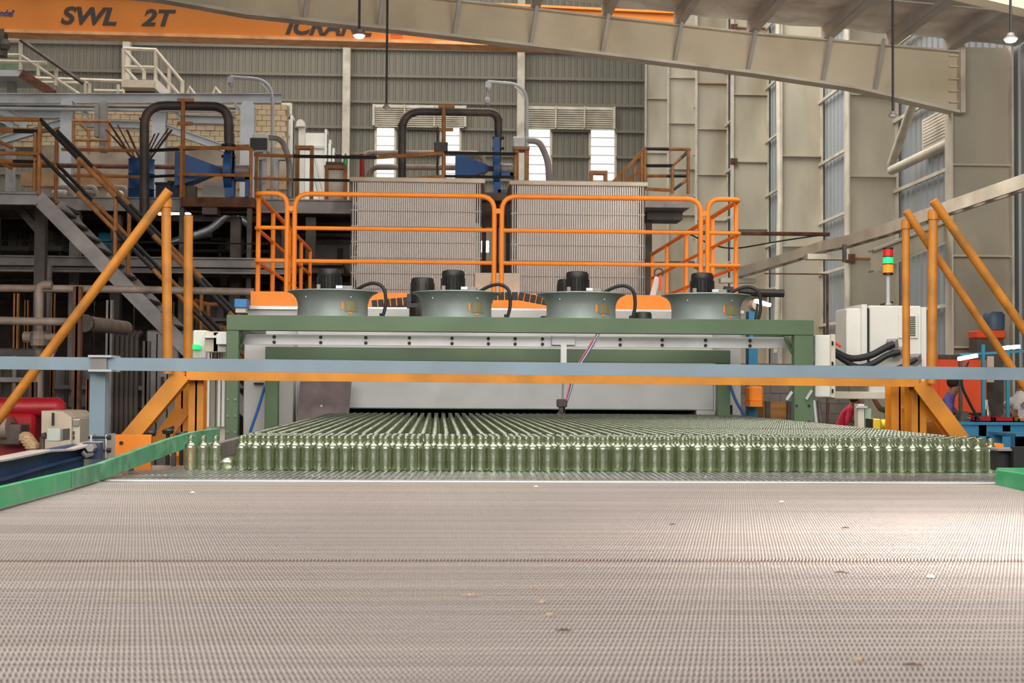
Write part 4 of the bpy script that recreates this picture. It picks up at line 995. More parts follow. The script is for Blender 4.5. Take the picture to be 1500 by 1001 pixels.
for i, (px, w, h, mm, lab) in enumerate([(1432, 26, 8, m_red, 'red parts tray on the blue bench, left one'), (1462, 30, 7, m_red, 'wide red parts tray on the blue bench'), (1492, 20, 5, m_wood, 'wooden tray of small parts on the blue bench at the right'), (1412, 10, 9, m_dsteel, 'dark metal vice on the left end of the blue bench')]):
    x = WX(px, 17.8); ww = w*17.8/4200; hh = h*17.8/2100
    t = thing('parts_tray' if i < 3 else 'bench_vice', lab, 'tray' if i < 3 else 'vice', (x, 17.85, zb1))
    b = MB()
    if i < 3:
        b.box(x-ww, x+ww, 17.6, 18.1, zb1, zb1+.015); b.box(x-ww, x+ww, 17.6, 17.62, zb1, zb1+hh); b.box(x-ww, x+ww, 18.08, 18.1, zb1, zb1+hh); b.box(x-ww, x-ww+.02, 17.6, 18.1, zb1, zb1+hh); b.box(x+ww-.02, x+ww, 17.6, 18.1, zb1, zb1+hh); b.build('tray', mm, t)
    else:
        b.box(x-.06, x+.06, 17.75, 17.95, zb1, zb1+.06); b.box(x-.05, x+.05, 17.78, 17.84, zb1+.06, zb1+.13); b.box(x-.05, x+.05, 17.88, 17.94, zb1+.06, zb1+.13); b.build('jaws', mm, t)
        b = MB(); b.tube([(x, 17.7, zb1+.05), (x, 17.6, zb1+.05)], .012, 6); b.build('screw', m_steel, t)
b = MB(); x = WX(1447, 17.7); b.lathe([(.03, 0), (.035, .01), (.035, .12), (.014, .17), (.014, .21)], (x, 17.7, zb1), 12); tag(b.build('plastic_bottle', m_bot, None, True), 'clear plastic bottle standing on the blue bench', 'bottle')
t = thing('wooden_crate', 'orange-brown crate stack seen left of the green frame leg, at right of the oven', 'crate', W(1140, 640, 15.5)); t.location.z = 0
for k in range(4):
    b = MB(); q = pbox(1118, 1160, 586, 640, 15.5, 15.54); zz = .1+k*.32; b.box(q[0], q[1], 15.5, 15.54, zz, zz+.29); b.build('board', m_wood, t)
b = MB(); b.box(q[0], q[1], 15.54, 15.9, 0.02, 1.34); b.build('box', m_yel, t)
for x in (q[0]+.02, q[1]-.06):
    b = MB(); b.box(x, x+.05, 15.46, 15.5, 0, 1.36); b.build('corner_post', m_dsteel, t)
for i, (px, py, h, lab) in enumerate([(1198, 612, 36, 'short white-tipped bar leaning on the block wall, nearest the frame leg'), (1205, 615, 30, 'second white-tipped bar leaning on the block wall')]):
    b = MB(); b.tube([W(px-6, 588, 20), (WX(px+10, 19.2), 19.2, 0)], .03, 6); tag(b.build('bar', m_dsteel if i else m_steelb), lab, 'bar')
t = thing('stool', 'small wooden box stool beside the man in crimson', 'stool', (WX(1211, 25), 25, 0))
b = MB(); x = WX(1211, 25); b.box(x-.18, x+.18, 24.85, 25.15, .62, .68); b.build('seat', m_wood, t)
for dx in (-.15, .15):
    b = MB(); b.box(x+dx-.02, x+dx+.02, 24.87, 25.13, 0, .62); b.build('leg', m_wood, t)

# ================================================================ PEOPLE
def person(label, joints, bones, matmap, cloth=None, hair=None):
    """joints {name:(Vector,r)}, bones [(a,b,matindex)] -> one skinned body"""
    names = list(joints); idx = {n: i for i, n in enumerate(names)}
    me = bpy.data.meshes.new('tmp'); me.from_pydata([tuple(joints[n][0]) for n in names], [(idx[a], idx[b]) for a, b, m in bones], [])
    o = bpy.data.objects.new('tmp', me); COL.objects.link(o)
    sk = o.modifiers.new('s', 'SKIN')
    if not me.skin_vertices:
        bpy.context.view_layer.objects.active = o
    lay = me.skin_vertices[0].data
    for n in names: lay[idx[n]].radius = (joints[n][1], joints[n][1]); lay[idx[n]].use_root = (n == 'pelvis')
    sub = o.modifiers.new('u', 'SUBSURF'); sub.levels = 1; sub.render_levels = 1
    dg = bpy.context.evaluated_depsgraph_get(); m2_ = bpy.data.meshes.new_from_object(o.evaluated_get(dg))
    bpy.data.objects.remove(o)
    p0 = joints['pelvis'][0]; base = Vector((p0.x, p0.y, 0))
    for mm in matmap: m2_.materials.append(mm)
    segs_ = [(joints[a][0], joints[b][0], m) for a, b, m in bones]
    for p in m2_.polygons:
        c = p.center; best = (1e9, 0)
        for a, b, m in segs_:
            ab_ = b-a; t = max(0, min(1, (c-a).dot(ab_)/max(1e-9, ab_.length_squared))); d = (c-(a+ab_*t)).length
            if d < best[0]: best = (d, m)
        p.material_index = best[1]; p.use_smooth = True
    m2_.transform(Matrix.Translation(-base)); m2_.name = 'body'
    r = thing('person', label, 'person', base)
    ob = bpy.data.objects.new('body', m2_); COL.objects.link(ob); ob.parent = r
    h = joints['head'][0]; hr = joints['head'][1]
    hd = hair or Vector((-.3, 0, .3))
    b = MB(); c = h+Vector((hd.x*hr, hd.y*hr, hd.z*hr+hr*.55))
    b.lathe([(hr*.35, -hr*.95), (hr*.85, -hr*.6), (hr*1.08, 0), (hr*.98, hr*.45), (hr*.6, hr*.85), (hr*.15, hr*1.0)], tuple(c), 12); b.build('hair', m_hair, r, True)
    return r
def figure(label, hip, chest, head, face, armL, armR, legL, legR, shirt, trous, sc=1.0):
    """all arguments are world Vectors; arm=(elbow, hand), leg=(knee, foot)"""
    V = Vector; J = {}
    side = (chest-hip).cross(face).normalized()
    J['pelvis'] = (hip, .135*sc); J['waist'] = (hip.lerp(chest, .45), .125*sc); J['chest'] = (chest, .15*sc)
    nk = chest.lerp(head, .5); J['neck'] = (nk, .055*sc); J['head'] = (head, .085*sc); J['crown'] = (head+(head-chest).normalized()*.1*sc, .075*sc)
    J['nose'] = (head+face.normalized()*.10*sc-Vector((0, 0, .01)), .018*sc)
    B = [('pelvis', 'waist', 0), ('waist', 'chest', 0), ('chest', 'neck', 0), ('neck', 'head', 1), ('head', 'crown', 1), ('head', 'nose', 1)]
    for s, (el, hn), (kn, ft), tg in ((-1, armL, legL, 'l'), (1, armR, legR, 'r')):
        sh = chest+side*(s*.19*sc)
        J['sh'+tg] = (sh, .075*sc); J['el'+tg] = (el, .05*sc); J['wr'+tg] = (hn, .033*sc)
        B += [('chest', 'sh'+tg, 0), ('sh'+tg, 'el'+tg, 0), ('el'+tg, 'wr'+tg, 1)]
        d = (hn-el).normalized(); pm = hn+d*.08*sc; J['pm'+tg] = (pm, .034*sc); B.append(('wr'+tg, 'pm'+tg, 1))
        u = d.cross(Vector((0, 0, 1))); u = u.normalized() if u.length > .1 else Vector((1, 0, 0))
        for k in range(4):
            f1 = pm+u*((k-1.5)*.024*sc)+d*.045*sc; f2 = f1+(d*.8+Vector((0, 0, -.5)))*(.045+.008*(k in (1, 2)))*sc
            J['f%d%s' % (k, tg)] = (f1, .0095*sc); J['g%d%s' % (k, tg)] = (f2, .008*sc); B += [('pm'+tg, 'f%d%s' % (k, tg), 1), ('f%d%s' % (k, tg), 'g%d%s' % (k, tg), 1)]
        th = hn+u*(-.05*sc)+d*.06*sc; J['t'+tg] = (th, .011*sc); B.append(('wr'+tg, 't'+tg, 1))
        hp = hip+side*(s*.1*sc)-Vector((0, 0, .04)); J['hp'+tg] = (hp, .1*sc); J['kn'+tg] = (kn, .062*sc); J['an'+tg] = (ft+Vector((0, 0, .08)), .042*sc)
        fd = Vector((face.x, face.y, 0)).normalized(); J['to'+tg] = (ft+fd*.17+Vector((0, 0, .035)), .035*sc)
        B += [('pelvis', 'hp'+tg, 2), ('hp'+tg, 'kn'+tg, 2), ('kn'+tg, 'an'+tg, 2), ('an'+tg, 'to'+tg, 3)]
    r = person(label, J, B, [shirt, m_skin, trous, m_black], hair=-face.normalized()*.35)
    return r, J
def WV(px, py, Y): return W(px, py, Y)
# crimson: bent forward over his work, facing right
Y = 26.5; hip = W(1226, 634, Y); ch = W(1243, 601, Y); hd = W(1253, 589, Y)
figure('man in a crimson shirt bending forward over his work by the block wall', hip, ch, hd, Vector((.8, -.1, -.5)),
       (W(1240, 624, Y-.3), W(1260, 630, Y-.35)), (W(1246, 616, Y+.2), W(1262, 621, Y+.1)), (hip+Vector((.28, -.15, -.32)), Vector((hip.x+.05, Y-.15, 0))), (hip+Vector((.30, .15, -.30)), Vector((hip.x+.02, Y+.15, 0))), m_shr, m_trs)
Y = 24.6; hip = W(1312, 648, Y); ch = W(1304, 600, Y); hd = W(1308, 578, Y)
figure('worker in a grey-green shirt half hidden behind the white control cabinet', hip, ch, hd, Vector((-.9, -.1, -.2)),
       (W(1290, 600, Y-.3), W(1278, 582, Y-.3)), (W(1298, 624, Y+.1), W(1286, 640, Y)), (Vector((hip.x-.05, Y-.1, .42)), Vector((hip.x, Y-.1, 0))), (Vector((hip.x-.05, Y+.1, .42)), Vector((hip.x, Y+.12, 0))), m_shg, m_trs)
Y = 19.6; hip = W(1378, 640, Y); ch = W(1386, 590, Y); hd = W(1399, 567, Y)
figure('man in a purple shirt leaning over the blue bench by the red-orange cabinet', hip, ch, hd, Vector((.8, -.2, -.5)),
       (W(1392, 614, Y-.35), W(1409, 611, Y-.6)), (W(1400, 606, Y+.1), W(1416, 610, Y-.2)), (Vector((hip.x+.05, Y-.1, .42)), Vector((hip.x, Y-.1, 0))), (Vector((hip.x+.05, Y+.1, .42)), Vector((hip.x, Y+.12, 0))), m_shp, m_trs)
Y = 19.2; hip = W(1496, 640, Y); ch = W(1492, 590, Y); hd = W(1500, 562, Y)
figure('worker in a pale checked shirt at the right edge of the picture', hip, ch, hd, Vector((-.85, -.2, -.4)),
       (W(1474, 594, Y-.2), W(1484, 606, Y-.6)), (W(1480, 604, Y+.1), W(1470, 612, Y-.3)), (Vector((hip.x, Y-.1, .42)), Vector((hip.x, Y-.1, 0))), (Vector((hip.x, Y+.1, .42)), Vector((hip.x, Y+.12, 0))), m_shw, m_trs)

# ================================================================ CRANE, LAMPS
YK = 33.0
cr = thing('overhead_crane', 'long orange overhead crane girder across the top with dark lettering', 'crane', W(400, 60, YK))
def WK(px, py): return W(px, py, YK+ (px-400)*.0006)
L0 = [(-80, -10), (300, -4), (700, 6), (1000, 20)]; L1 = [(1000, 74), (740, 66), (380, 56), (0, 46), (-80, 44)]
tp_ = [WK(*p) for p in L0]; bt_ = [WK(*p) for p in L1]
b = MB(); n_ = len(tp_)+len(bt_); fr_ = tp_+bt_
b.add([tuple(p) for p in fr_]+[(p.x, p.y+.45, p.z) for p in fr_], [tuple(reversed(range(n_))), tuple(range(n_, 2*n_))]+[(i, (i+1) % n_, (i+1) % n_+n_, i+n_) for i in range(n_)])
b.build('girder', m_crane, cr)
for nm, PP, h in (('bottom_flange', bt_, .07), ('top_flange', tp_, .05)):
    b = MB()
    for p, q in zip(PP, PP[1:]): b.bar(p+Vector((0, .22, 0)), q+Vector((0, .22, 0)), .62, h)
    b.build(nm, m_crane if nm[0] == 't' else mat('pale_orange_flange', (240, 168, 110), .6), cr)
def lettering(body, px0, px1, py0, py1, mm, shear=.25, bold=.03):
    c = bpy.data.curves.new('lettering', 'FONT'); c.body = body; c.size = 1; c.shear = shear; c.offset = bold; c.extrude = .004
    o = bpy.data.objects.new('tmp', c); COL.objects.link(o)
    dg = bpy.context.evaluated_depsgraph_get(); me = bpy.data.meshes.new_from_object(o.evaluated_get(dg)); bpy.data.objects.remove(o)
    co = [v.co.copy() for v in me.vertices]; x0 = min(p.x for p in co); x1 = max(p.x for p in co); y0 = min(p.y for p in co); y1 = max(p.y for p in co)
    A = WK(px0, py1); Bq = WK(px1, py1+(px1-px0)*.026); H = (WK(px0, py0).z-A.z)
    for v in me.vertices:
        u = (v.co.x-x0)/(x1-x0); w = (v.co.y-y0)/(y1-y0); p = A.lerp(Bq, u)
        v.co = Vector((p.x, p.y-.012-v.co.z, p.z+H*w))-cr.location
    me.materials.append(mm); ob = bpy.data.objects.new('lettering', me); COL.objects.link(ob); ob.parent = cr
lettering('SWL', 89, 171, 9, 36, m_text, .25, .035); lettering('2T', 207, 258, 13, 38, m_text, .25, .035)
lettering('ICRANE', 418, 552, 24, 51, m_text, .35, .035); lettering('ndef', 0, 21, 14, 24, m_textb, .1, .02)
for k in range(6):
    for j in range(3):
        b = MB(); q = WK(574+k*3, 47+j*4); b.box(q.x-.015, q.x+.015, q.y-.02, q.y, q.z-.015, q.z+.015); b.build('stencil_mark', m_redorg, cr)
b = MB(); q = WK(1, 66); b.box(q.x-.12, q.x+.1, q.y-.1, q.y+.2, q.z-.25, q.z+.35); b.lathe([(.1, -.1), (.14, 0), (.08, .12)], (q.x+.12, q.y-.1, q.z-.02), 10); b.build('hook_block', m_dsteel, cr)

def hang_lamp(px, yt, yb, Y, r, label, lit=True):
    c = W(px, yb, Y); top_ = W(px, yt, Y).z
    t = thing('pendant_lamp', label, 'lamp', c, 'hanging lamps')
    b = MB(); b.tube([(c.x, Y, c.z+r*1.3), (c.x, Y, topz(c.x)+.24)], .018, 6); b.build('rod', m_black, t)
    b = MB(); b.lathe([(r, r*.55), (r*1.02, r*.7), (r*.7, r*.95), (r*.55, r*1.0), (r*.5, r*1.4), (r*.2, r*1.5)], tuple(c), 16); b.build('reflector', m_steel, t, True)
    b = MB(); b.lathe([(r*.25, 0), (r*.7, r*.15), (r*.95, r*.5), (r*.97, r*.58)], tuple(c), 16); b.build('diffuser', m_lampw if lit else m_steelb, t, True)
hang_lamp(526, -20, 57, 20, .09, 'white domed lamp hanging over the crane lettering')
hang_lamp(566, -20, 160, 22, .055, 'small lamp on a long black rod above the back windows', False)
hang_lamp(1308, 50, 173, 20, .065, 'small lamp on a long rod in front of the right rafter', False)
hang_lamp(1480.5, 0, 63, 17, .085, 'white domed lamp hanging at the top right corner')
# ================================================================ RIBBED SCREENS
def screen(x0, x1, y0, Y, lab, kg):
    q = pbox(x0, x1, y0, 470, Y, Y+1.1); t = thing('ribbed_screen', lab, 'machine screen', ((q[0]+q[1])/2, Y+.5, 2.3)); 
    b = MB(); b.box(q[0]+.1, q[1]-.1, Y+.02, Y+1.1, 0, q[5]); b.build('casing', m_rib, t)
    b = MB(); b.box(q[0]-.03, q[1]+.05, Y-.06, Y+1.2, q[5]-.05, q[5]+.02, bev=.01); b.build('cap', m_cream, t)
    b = MB(); n_ = 58
    for k in range(n_):
        x = q[0]+.03+(q[1]-q[0]-.06)*k/(n_-1); b.bar((x, Y-.015, 2.3), (x, Y-.015, q[5]-.05), .012, .014)
    b.build('upright_wire', m_wire, t, stuff=True)
    for k in range(9):
        z = q[5]-.25-k*.24; b = MB(); b.bar((q[0], Y-.03, z), (q[1], Y-.03, z), .01, .014); b.build('cross_wire', m_rib, t)
    for x in (q[0]+.02, q[1]-.02):
        b = MB(); b.box(x-.02, x+.02, Y-.02, Y+.03, 2.3, q[5]-.05); b.build('edge_angle', m_dsteel, t)
    for f_ in (.15, .5, .85):
        b = MB(); x = q[0]+(q[1]-q[0])*f_; b.box(x-.03, x+.03, Y-.04, Y, q[5]-.26, q[5]-.2); b.build('lug', m_cream, t)
    return t
screen(514, 705, 263, 22.0, 'tall ribbed stainless screen box behind the left guardrail section', 0)
screen(748, 944, 268, 22.0, 'tall ribbed stainless screen box behind the right guardrail section', 1)

# ================================================================ LEFT AND REAR PLANT
def igirder(name, label, p, q, w, h, m, cat='beam', t=.02):
    p = Vector(p); q = Vector(q)
    th_ = thing(name, label, cat, ((p.x+q.x)/2, (p.y+q.y)/2, min(p.z, q.z)-h/2))
    b = MB(); b.bar(p+Vector((0, 0, h/2-t/2)), q+Vector((0, 0, h/2-t/2)), w, t); b.build('top_flange', m, th_)
    b = MB(); b.bar(p-Vector((0, 0, h/2-t/2)), q-Vector((0, 0, h/2-t/2)), w, t); b.build('bottom_flange', m, th_)
    b = MB(); b.bar(p, q, t, h-2*t); b.build('web', m, th_); return th_
m_strp = [m_brownrail, m_black]
def railing(name, label, tops, hts, posts, drop, r=.03, m=None, striped=True, group=None):
    """tops: list of (px,py,Y) along the top rail; hts: metres below for further rails; posts: list of t positions as (px,py,Y)"""
    P = [W(*p) for p in tops]
    base = min(P, key=lambda p: p.z)
    t = thing(name, label, 'railing', (base.x, base.y, base.z-drop), group)
    mm = m_strp if striped else (m or m_cream)
    for k, h in enumerate([0]+list(hts)):
        b = MB(); b.tube([p-Vector((0, 0, h)) for p in P], r if k == 0 else r*.85, 6, stripe=.9 if striped else 0); b.build('top_rail' if k == 0 else 'mid_rail', mm, t)
    for p in posts:
        q = W(*p); b = MB(); b.tube([q, q-Vector((0, 0, drop))], r*.9, 6); b.build('post', (m_brownrail if striped else (m or m_cream)), t)
    return t
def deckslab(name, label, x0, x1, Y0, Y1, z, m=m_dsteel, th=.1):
    t = thing(name, label, 'platform', ((x0+x1)/2, Y0, z-th))
    b = MB(); b.box(x0, x1, Y0, Y1, z-.04, z); b.build('deck_plate', m, t)
    n_ = max(2, int((Y1-Y0)/1.5))
    for k in range(n_):
        y = Y0+.3+(Y1-Y0-.6)*k/(n_-1); b = MB(); b.ibeam((x0, y, z-.04-th/2), (x1, y, z-.04-th/2), .1, th, .012); b.build('joist', m, t)
    return t
# --- stair deck at far left (nearest)
YD = 19.0
zD = W(30, 281, YD).z; xD = W(57, 281, YD).x
deckslab('stair_landing', 'dusty steel landing at the left edge at the top of the long stair', -9.5, xD, YD, YD+2.2, zD)
igirder('landing_beam', 'dusty grey channel along the front edge of the left landing', (-9.5, YD-.05, zD-.1), (xD, YD-.05, zD-.1), .12, .16, m_steel)
st = thing('stair', 'long dusty steel stair descending to the right from the left landing', 'stair', (xD, YD, 0))
a0, a1 = W(57, 281, YD), W(272, 500, YD); d = (a1-a0); a2 = a0+d*(a0.z/(-d.z))
for dy in (-.04, .86):
    b = MB(); b.bar(a0+Vector((0, dy, -.08)), a2+Vector((0, dy, -.08)), .05, .19); b.build('stringer', m_steel, st)
nst = 24
for k in range(1, nst):
    c = a0.lerp(a2, k/nst); b = MB(); b.box(c.x-.12, c.x+.12, YD+.02, YD+.82, c.z-.08, c.z-.05); b.build('tread', m_dsteel, st)
def stair_rail(dy, label):
    t = thing('stair_handrail', label, 'handrail', (xD, YD+dy, 0), 'handrails of the left stair')
    up = Vector((0, dy, .95)); a = a0+up; c = a2+up
    b = MB(); b.tube([a+Vector((-.75, 0, 0)), a, c], .032, 8, stripe=.75); b.build('top_rail', m_strp, t)
    b = MB(); b.tube([a+Vector((-.75, 0, -.45)), a+Vector((0, 0, -.45)), c+Vector((0, 0, -.45))], .028, 8, stripe=.75); b.build('mid_rail', m_strp, t)
    for f_ in (.0, .25, .5, .75, .98):
        p = a0.lerp(a2, f_)+Vector((0, dy, -.05)); b = MB(); b.tube([p, p+Vector((0, 0, 1.0))], .028, 6); b.build('post', m_brownrail, t)
stair_rail(0, 'near black and yellow handrail of the long left stair'); stair_rail(.82, 'far black and yellow handrail of the long left stair')
railing('landing_railing', 'black and yellow railing on the far left landing edge', [(-80, 188, YD+.1), (20, 192, YD+.1), (55, 193, YD+.1)], [.4], [(52, 193, YD+.1), (-40, 190, YD+.1)], .78)
railing('landing_railing', 'short black and yellow rail dropping at the far left edge', [(-40, 188, YD+2), (18, 217, YD+2)], [.3], [(-38, 190, YD+2)], .78)
b = MB(); q = W(62, 290, YD+1); b.box(q.x-.07, q.x+.07, YD+.9, YD+1.05, 0, zD-.1)
t = thing('landing_column', 'dark steel column with haunch under the left landing', 'column', (q.x, YD+1, 0)); b.build('shaft', m_dsteel, t)
b = MB(); b.bar(q+Vector((0, 0, -.5)), q+Vector((-.35, 0, -.1)), .1, .1); b.build('haunch', m_dsteel, t)

# --- middle deck carrying the blowers
YM = 23.0
zM = W(300, 291, YM).z
xm0, xm1 = -11, WX(515, YM, 300)
dk = deckslab('machine_deck', 'wide dusty steel machine deck behind the left stair carrying the blue blower', xm0, xm1, YM, YM+11, zM)
igirder('deck_edge_beam', 'pale dusty edge beam of the left machine deck', (xm0, YM-.08, zM-.12), (xm1, YM-.08, zM-.12), .14, .22, m_steel)
for px in (-10, 110, 170, 345, 420, 455):
    x = WX(px, YM+.3, 400); t = thing('deck_column', 'steel column under the machine deck '+{-10: 'at the left edge', 110: 'behind the long stair head', 170: 'behind the foot of the slanting yellow pipe', 345: 'left of the orange guardrail', 420: 'behind the curled orange rail end', 455: 'left of the first ribbed screen'}[px], 'column', (x, YM+.3, 0))
    b = MB(); b.ibeam((x, YM+.3, 0), (x, YM+.3, zM-.25), .16, .16, .015); b.build('shaft', m_dsteel if px != 110 else m_steel, t)
railing('deck_railing', 'rust and black railing along the left machine deck', [(90, 219, YM), (210, 221, YM), (365, 214, YM)], [.42], [(116, 219, YM), (268, 214, YM)], .80)
railing('blower_railing', 'small rust-yellow railing around the left blue blower', [(262, 216, YM-.6), (368, 218, YM-.6)], [.42], [(266, 216, YM-.6), (368, 218, YM-.6)], .82)
railing('deck_railing', 'black and rust railing right of the left blower up to the first ribbed screen', [(372, 227, YM+.2), (430, 229, YM+.2), (552, 231, YM+.2)], [.38], [(376, 227, YM+.2)], .75)
railing('deck_railing', 'black and rust railing between the ribbed screens behind the second blower', [(552, 231, YM+.2), (650, 224, YM+.2), (757, 226, YM+.2)], [.38], [(650, 224, YM+.2), (755, 226, YM+.2)], .75)
# lower beam tier
YL2 = 21.0
z2 = WZ(380, YL2, 100)
igirder('tier_beam', 'deep dusty beam of the lower tier running behind the yellow props', (-11, YL2+.9, z2), (WX(420, YL2), YL2+.9, z2), .16, .24, m_steel)
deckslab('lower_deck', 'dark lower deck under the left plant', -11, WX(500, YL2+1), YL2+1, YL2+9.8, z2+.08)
b = MB(); b.tube([(-11, YL2+.7, z2-.05), (WX(420, YL2), YL2+.7, z2-.05)], .015, 6); tag(b.build('conduit', m_black), 'thin black conduit clipped along the lower tier beam', 'conduit')
b = MB(); b.tube([(-11, YL2+.8, WZ(352, YL2)), (WX(380, YL2), YL2+.8, WZ(354, YL2))], .012, 6); tag(b.build('conduit', m_black), 'thin wire line stretched above the lower tier beam', 'conduit')
rdz = 4.75
rd = deckslab('rear_deck', 'hidden rear deck behind the two ribbed screens', WX(520, 24, 300), 3.2, 23.9, 27.5, rdz)
rd['label'] = 'steel deck behind the two ribbed screens carrying the second blower'
for x in (-1.2, .3, 2.9):
    b = MB(); b.box(x-.06, x+.06, 24.6, 24.72, 0, rdz-.1); b.build('leg', m_dsteel, rd)
def foot(t, px, py, Y, z1, m=None, r=.03):
    q = W(px, py, Y)
    if q.z-z1 > .01: b = MB(); b.tube([q+Vector((0, 0, .02)), (q.x, Y, z1)], r, 6); b.build('foot', m or m_dsteel, t)
# inverted-U ducts
def duct(px0, px1, yt, yb0, yb1, Y, r, lab):
    t = thing('duct', lab, 'duct', (WX((px0+px1)/2, Y), Y, W(px0, yb0, Y).z))
    P = arc_path([W(px0, yb0, Y), W(px0, yt, Y), W(px1, yt+2, Y), W(px1, yb1, Y)], .34, 6)
    b = MB(); b.tube(P, r, 14); b.build('pipe', m_duct, t, True)
    b = MB(); q = W(px1, yb1, Y); b.lathe([(r*.7, -.5), (r*.75, -.2), (r*.9, 0), (r, .25)], tuple(q), 12); b.build('reducer', m_duct, t, True)
    for dz in (-.1, -.28):
        b = MB(); b.lathe([(r*1.5, dz), (r*1.5, dz+.03)], tuple(q), 12); b.build('flange', m_black, t)
    b = MB(); q = W(px0, yt+22, Y); b.lathe([(r*1.12, 0), (r*1.12, .03)], tuple(q), 14); b.build('seam_ring', m_dsteel, t)
    return t
duct(211.5, 335, 154, 330, 205, YM-.3, .075, 'dark inverted-U duct at left dropping in front of the machine deck')
duct(589, 730, 163, 268, 195, YM+1.4, .07, 'dark inverted-U duct rising behind the left ribbed screen')
def hanger(px, yt, yb, Y, lab):
    t = thing('duct_support', lab, 'post', W(px, yb, Y)); foot(t, px, yb, Y, rdz if px > 500 else zM, m_brownrail)
    b = MB(); b.tube([W(px, yb, Y), W(px, yt, Y)], .035, 6); b.build('post', m_brownrail, t)
    for y in (yt, yt+34):
        b = MB(); b.bar(W(px-8, y, Y), W(px+16 if y == yt else px+14, y, Y), .06, .05); b.build('arm', m_brownrail, t)
hanger(268, 147, 290, YM-.45, 'rust-yellow post with two crossarms propping the left duct'); hanger(650, 156, 268, YM+1.2, 'rust-yellow post propping the duct behind the left screen')
def blower(px, py, Y, s, lab):
    """blue fan: volute disc seen edge-on, square intake horn to its left, motor at right"""
    c = W(px, py, Y); t = thing('blower', lab, 'blower', (c.x, Y, c.z-.5*s), 'blue blowers')
    b = MB(); b.lathe([(.20*s, -.06*s), (.33*s, -.06*s), (.33*s, .06*s), (.20*s, .06*s)], tuple(c), 20, axis='x'); b.build('volute', m_bluem, t, True)
    b = MB(); b.box(c.x-.06*s, c.x+.06*s, Y-.1*s, Y+.12*s, c.z, c.z+.62*s); b.build('outlet', m_bluem, t)
    x0, x1 = c.x-.82*s, c.x-.14*s; h0, h1 = .3*s, .05*s; v = []
    for x, h in ((x0, h0), (x1, h1)): v += [(x, Y-h, c.z-h), (x, Y+h, c.z-h), (x, Y+h, c.z+h*.9), (x, Y-h, c.z+h*.9)]
    b = MB(); b.add(v, [(0, 1, 2, 3), (7, 6, 5, 4), (0, 4, 5, 1), (1, 5, 6, 2), (2, 6, 7, 3), (3, 7, 4, 0)]); b.build('intake_horn', m_bluem, t)
    b = MB(); b.tube([(c.x-.2*s, Y, c.z), (c.x-.05*s, Y, c.z)], .06*s, 10); b.build('neck', m_dsteel, t)
    b = MB(); b.lathe([(.08*s, .08*s), (.1*s, .1*s), (.1*s, .32*s), (.06*s, .36*s)], tuple(c), 14, axis='x'); b.build('motor', m_steel, t, True)
    b = MB(); b.box(c.x+.03*s, c.x+.34*s, Y-.14*s, Y-.08*s, c.z-.5*s, c.z-.44*s); b.box(c.x+.27*s, c.x+.34*s, Y-.14*s, Y-.08*s, c.z-.5*s, c.z-.1*s); b.box(c.x+.03*s, c.x+.34*s, Y-.14*s, Y+.14*s, c.z-.16*s, c.z-.1*s); b.box(c.x-.05*s, c.x+.09*s, Y-.14*s, Y+.14*s, c.z-.5*s, c.z-.1*s); b.build('pedestal', m_bluem, t)
    b = MB(); b.box(x0+.05*s, x0+.3*s, Y-.1*s, Y+.1*s, c.z-.5*s, c.z-h0*.9); b.build('horn_stand', m_dsteel, t)
blower(336, 250, YM-.2, .98, 'blue centrifugal blower with a square intake horn on the left deck')
blower(727, 247, YM+1.3, .85, 'blue centrifugal blower with intake horn between the ribbed screens')
# carriers under the blowers
t = thing('blower_deck', 'rusty channel deck under the left blue blower', 'platform', (WX(318, YM-.6), YM-.6, W(318, 300, YM-.6).z))
q = pbox(264, 372, 289, 303, YM-.75, YM+.4)
b = MB(); b.box(*q); b.build('channel', m_rust, t)
b = MB(); b.box(*pbox(296, 318, 302, 314, YM-.7, YM-.3)); b.build('bracket', m_dsteel, t)
for px in (266, 365):
    b = MB(); x = WX(px, YM-.6, 380); b.box(x-.035, x+.035, YM-.65, YM-.55, 0, q[4]); b.build('leg', m_dsteel, t)
t = thing('blower_deck', 'dark deck under the second blower between the ribbed screens', 'platform', (WX(727, YM+1.1), YM+1.1, 3.5))
q = pbox(704, 760, 284, 294, YM+.8, YM+2.2); b = MB(); b.box(*q); b.build('channel', m_dsteel, t)
for px in (709, 744):
    b = MB(); x = WX(px, YM+1, 380); b.box(x-.035, x+.035, YM+1, YM+1.1, 0, q[4]); b.build('leg', m_dsteel, t)
b = MB(); b.box(*pbox(705, 750, 318, 330, YM+1.1, YM+1.5)); b.box(*pbox(706, 748, 385, 400, YM+1.1, YM+1.5)); b.box(*pbox(722, 730, 294, 440, YM+1.3, YM+1.4)); b.build('crossbeam', m_dsteel, t)
b = MB(); b.box(*pbox(702, 716, 353, 369, YM+3, YM+3.1)); tag(b.build('floodlight', m_tube), 'square floodlight glowing between the two ribbed screens', 'lamp')
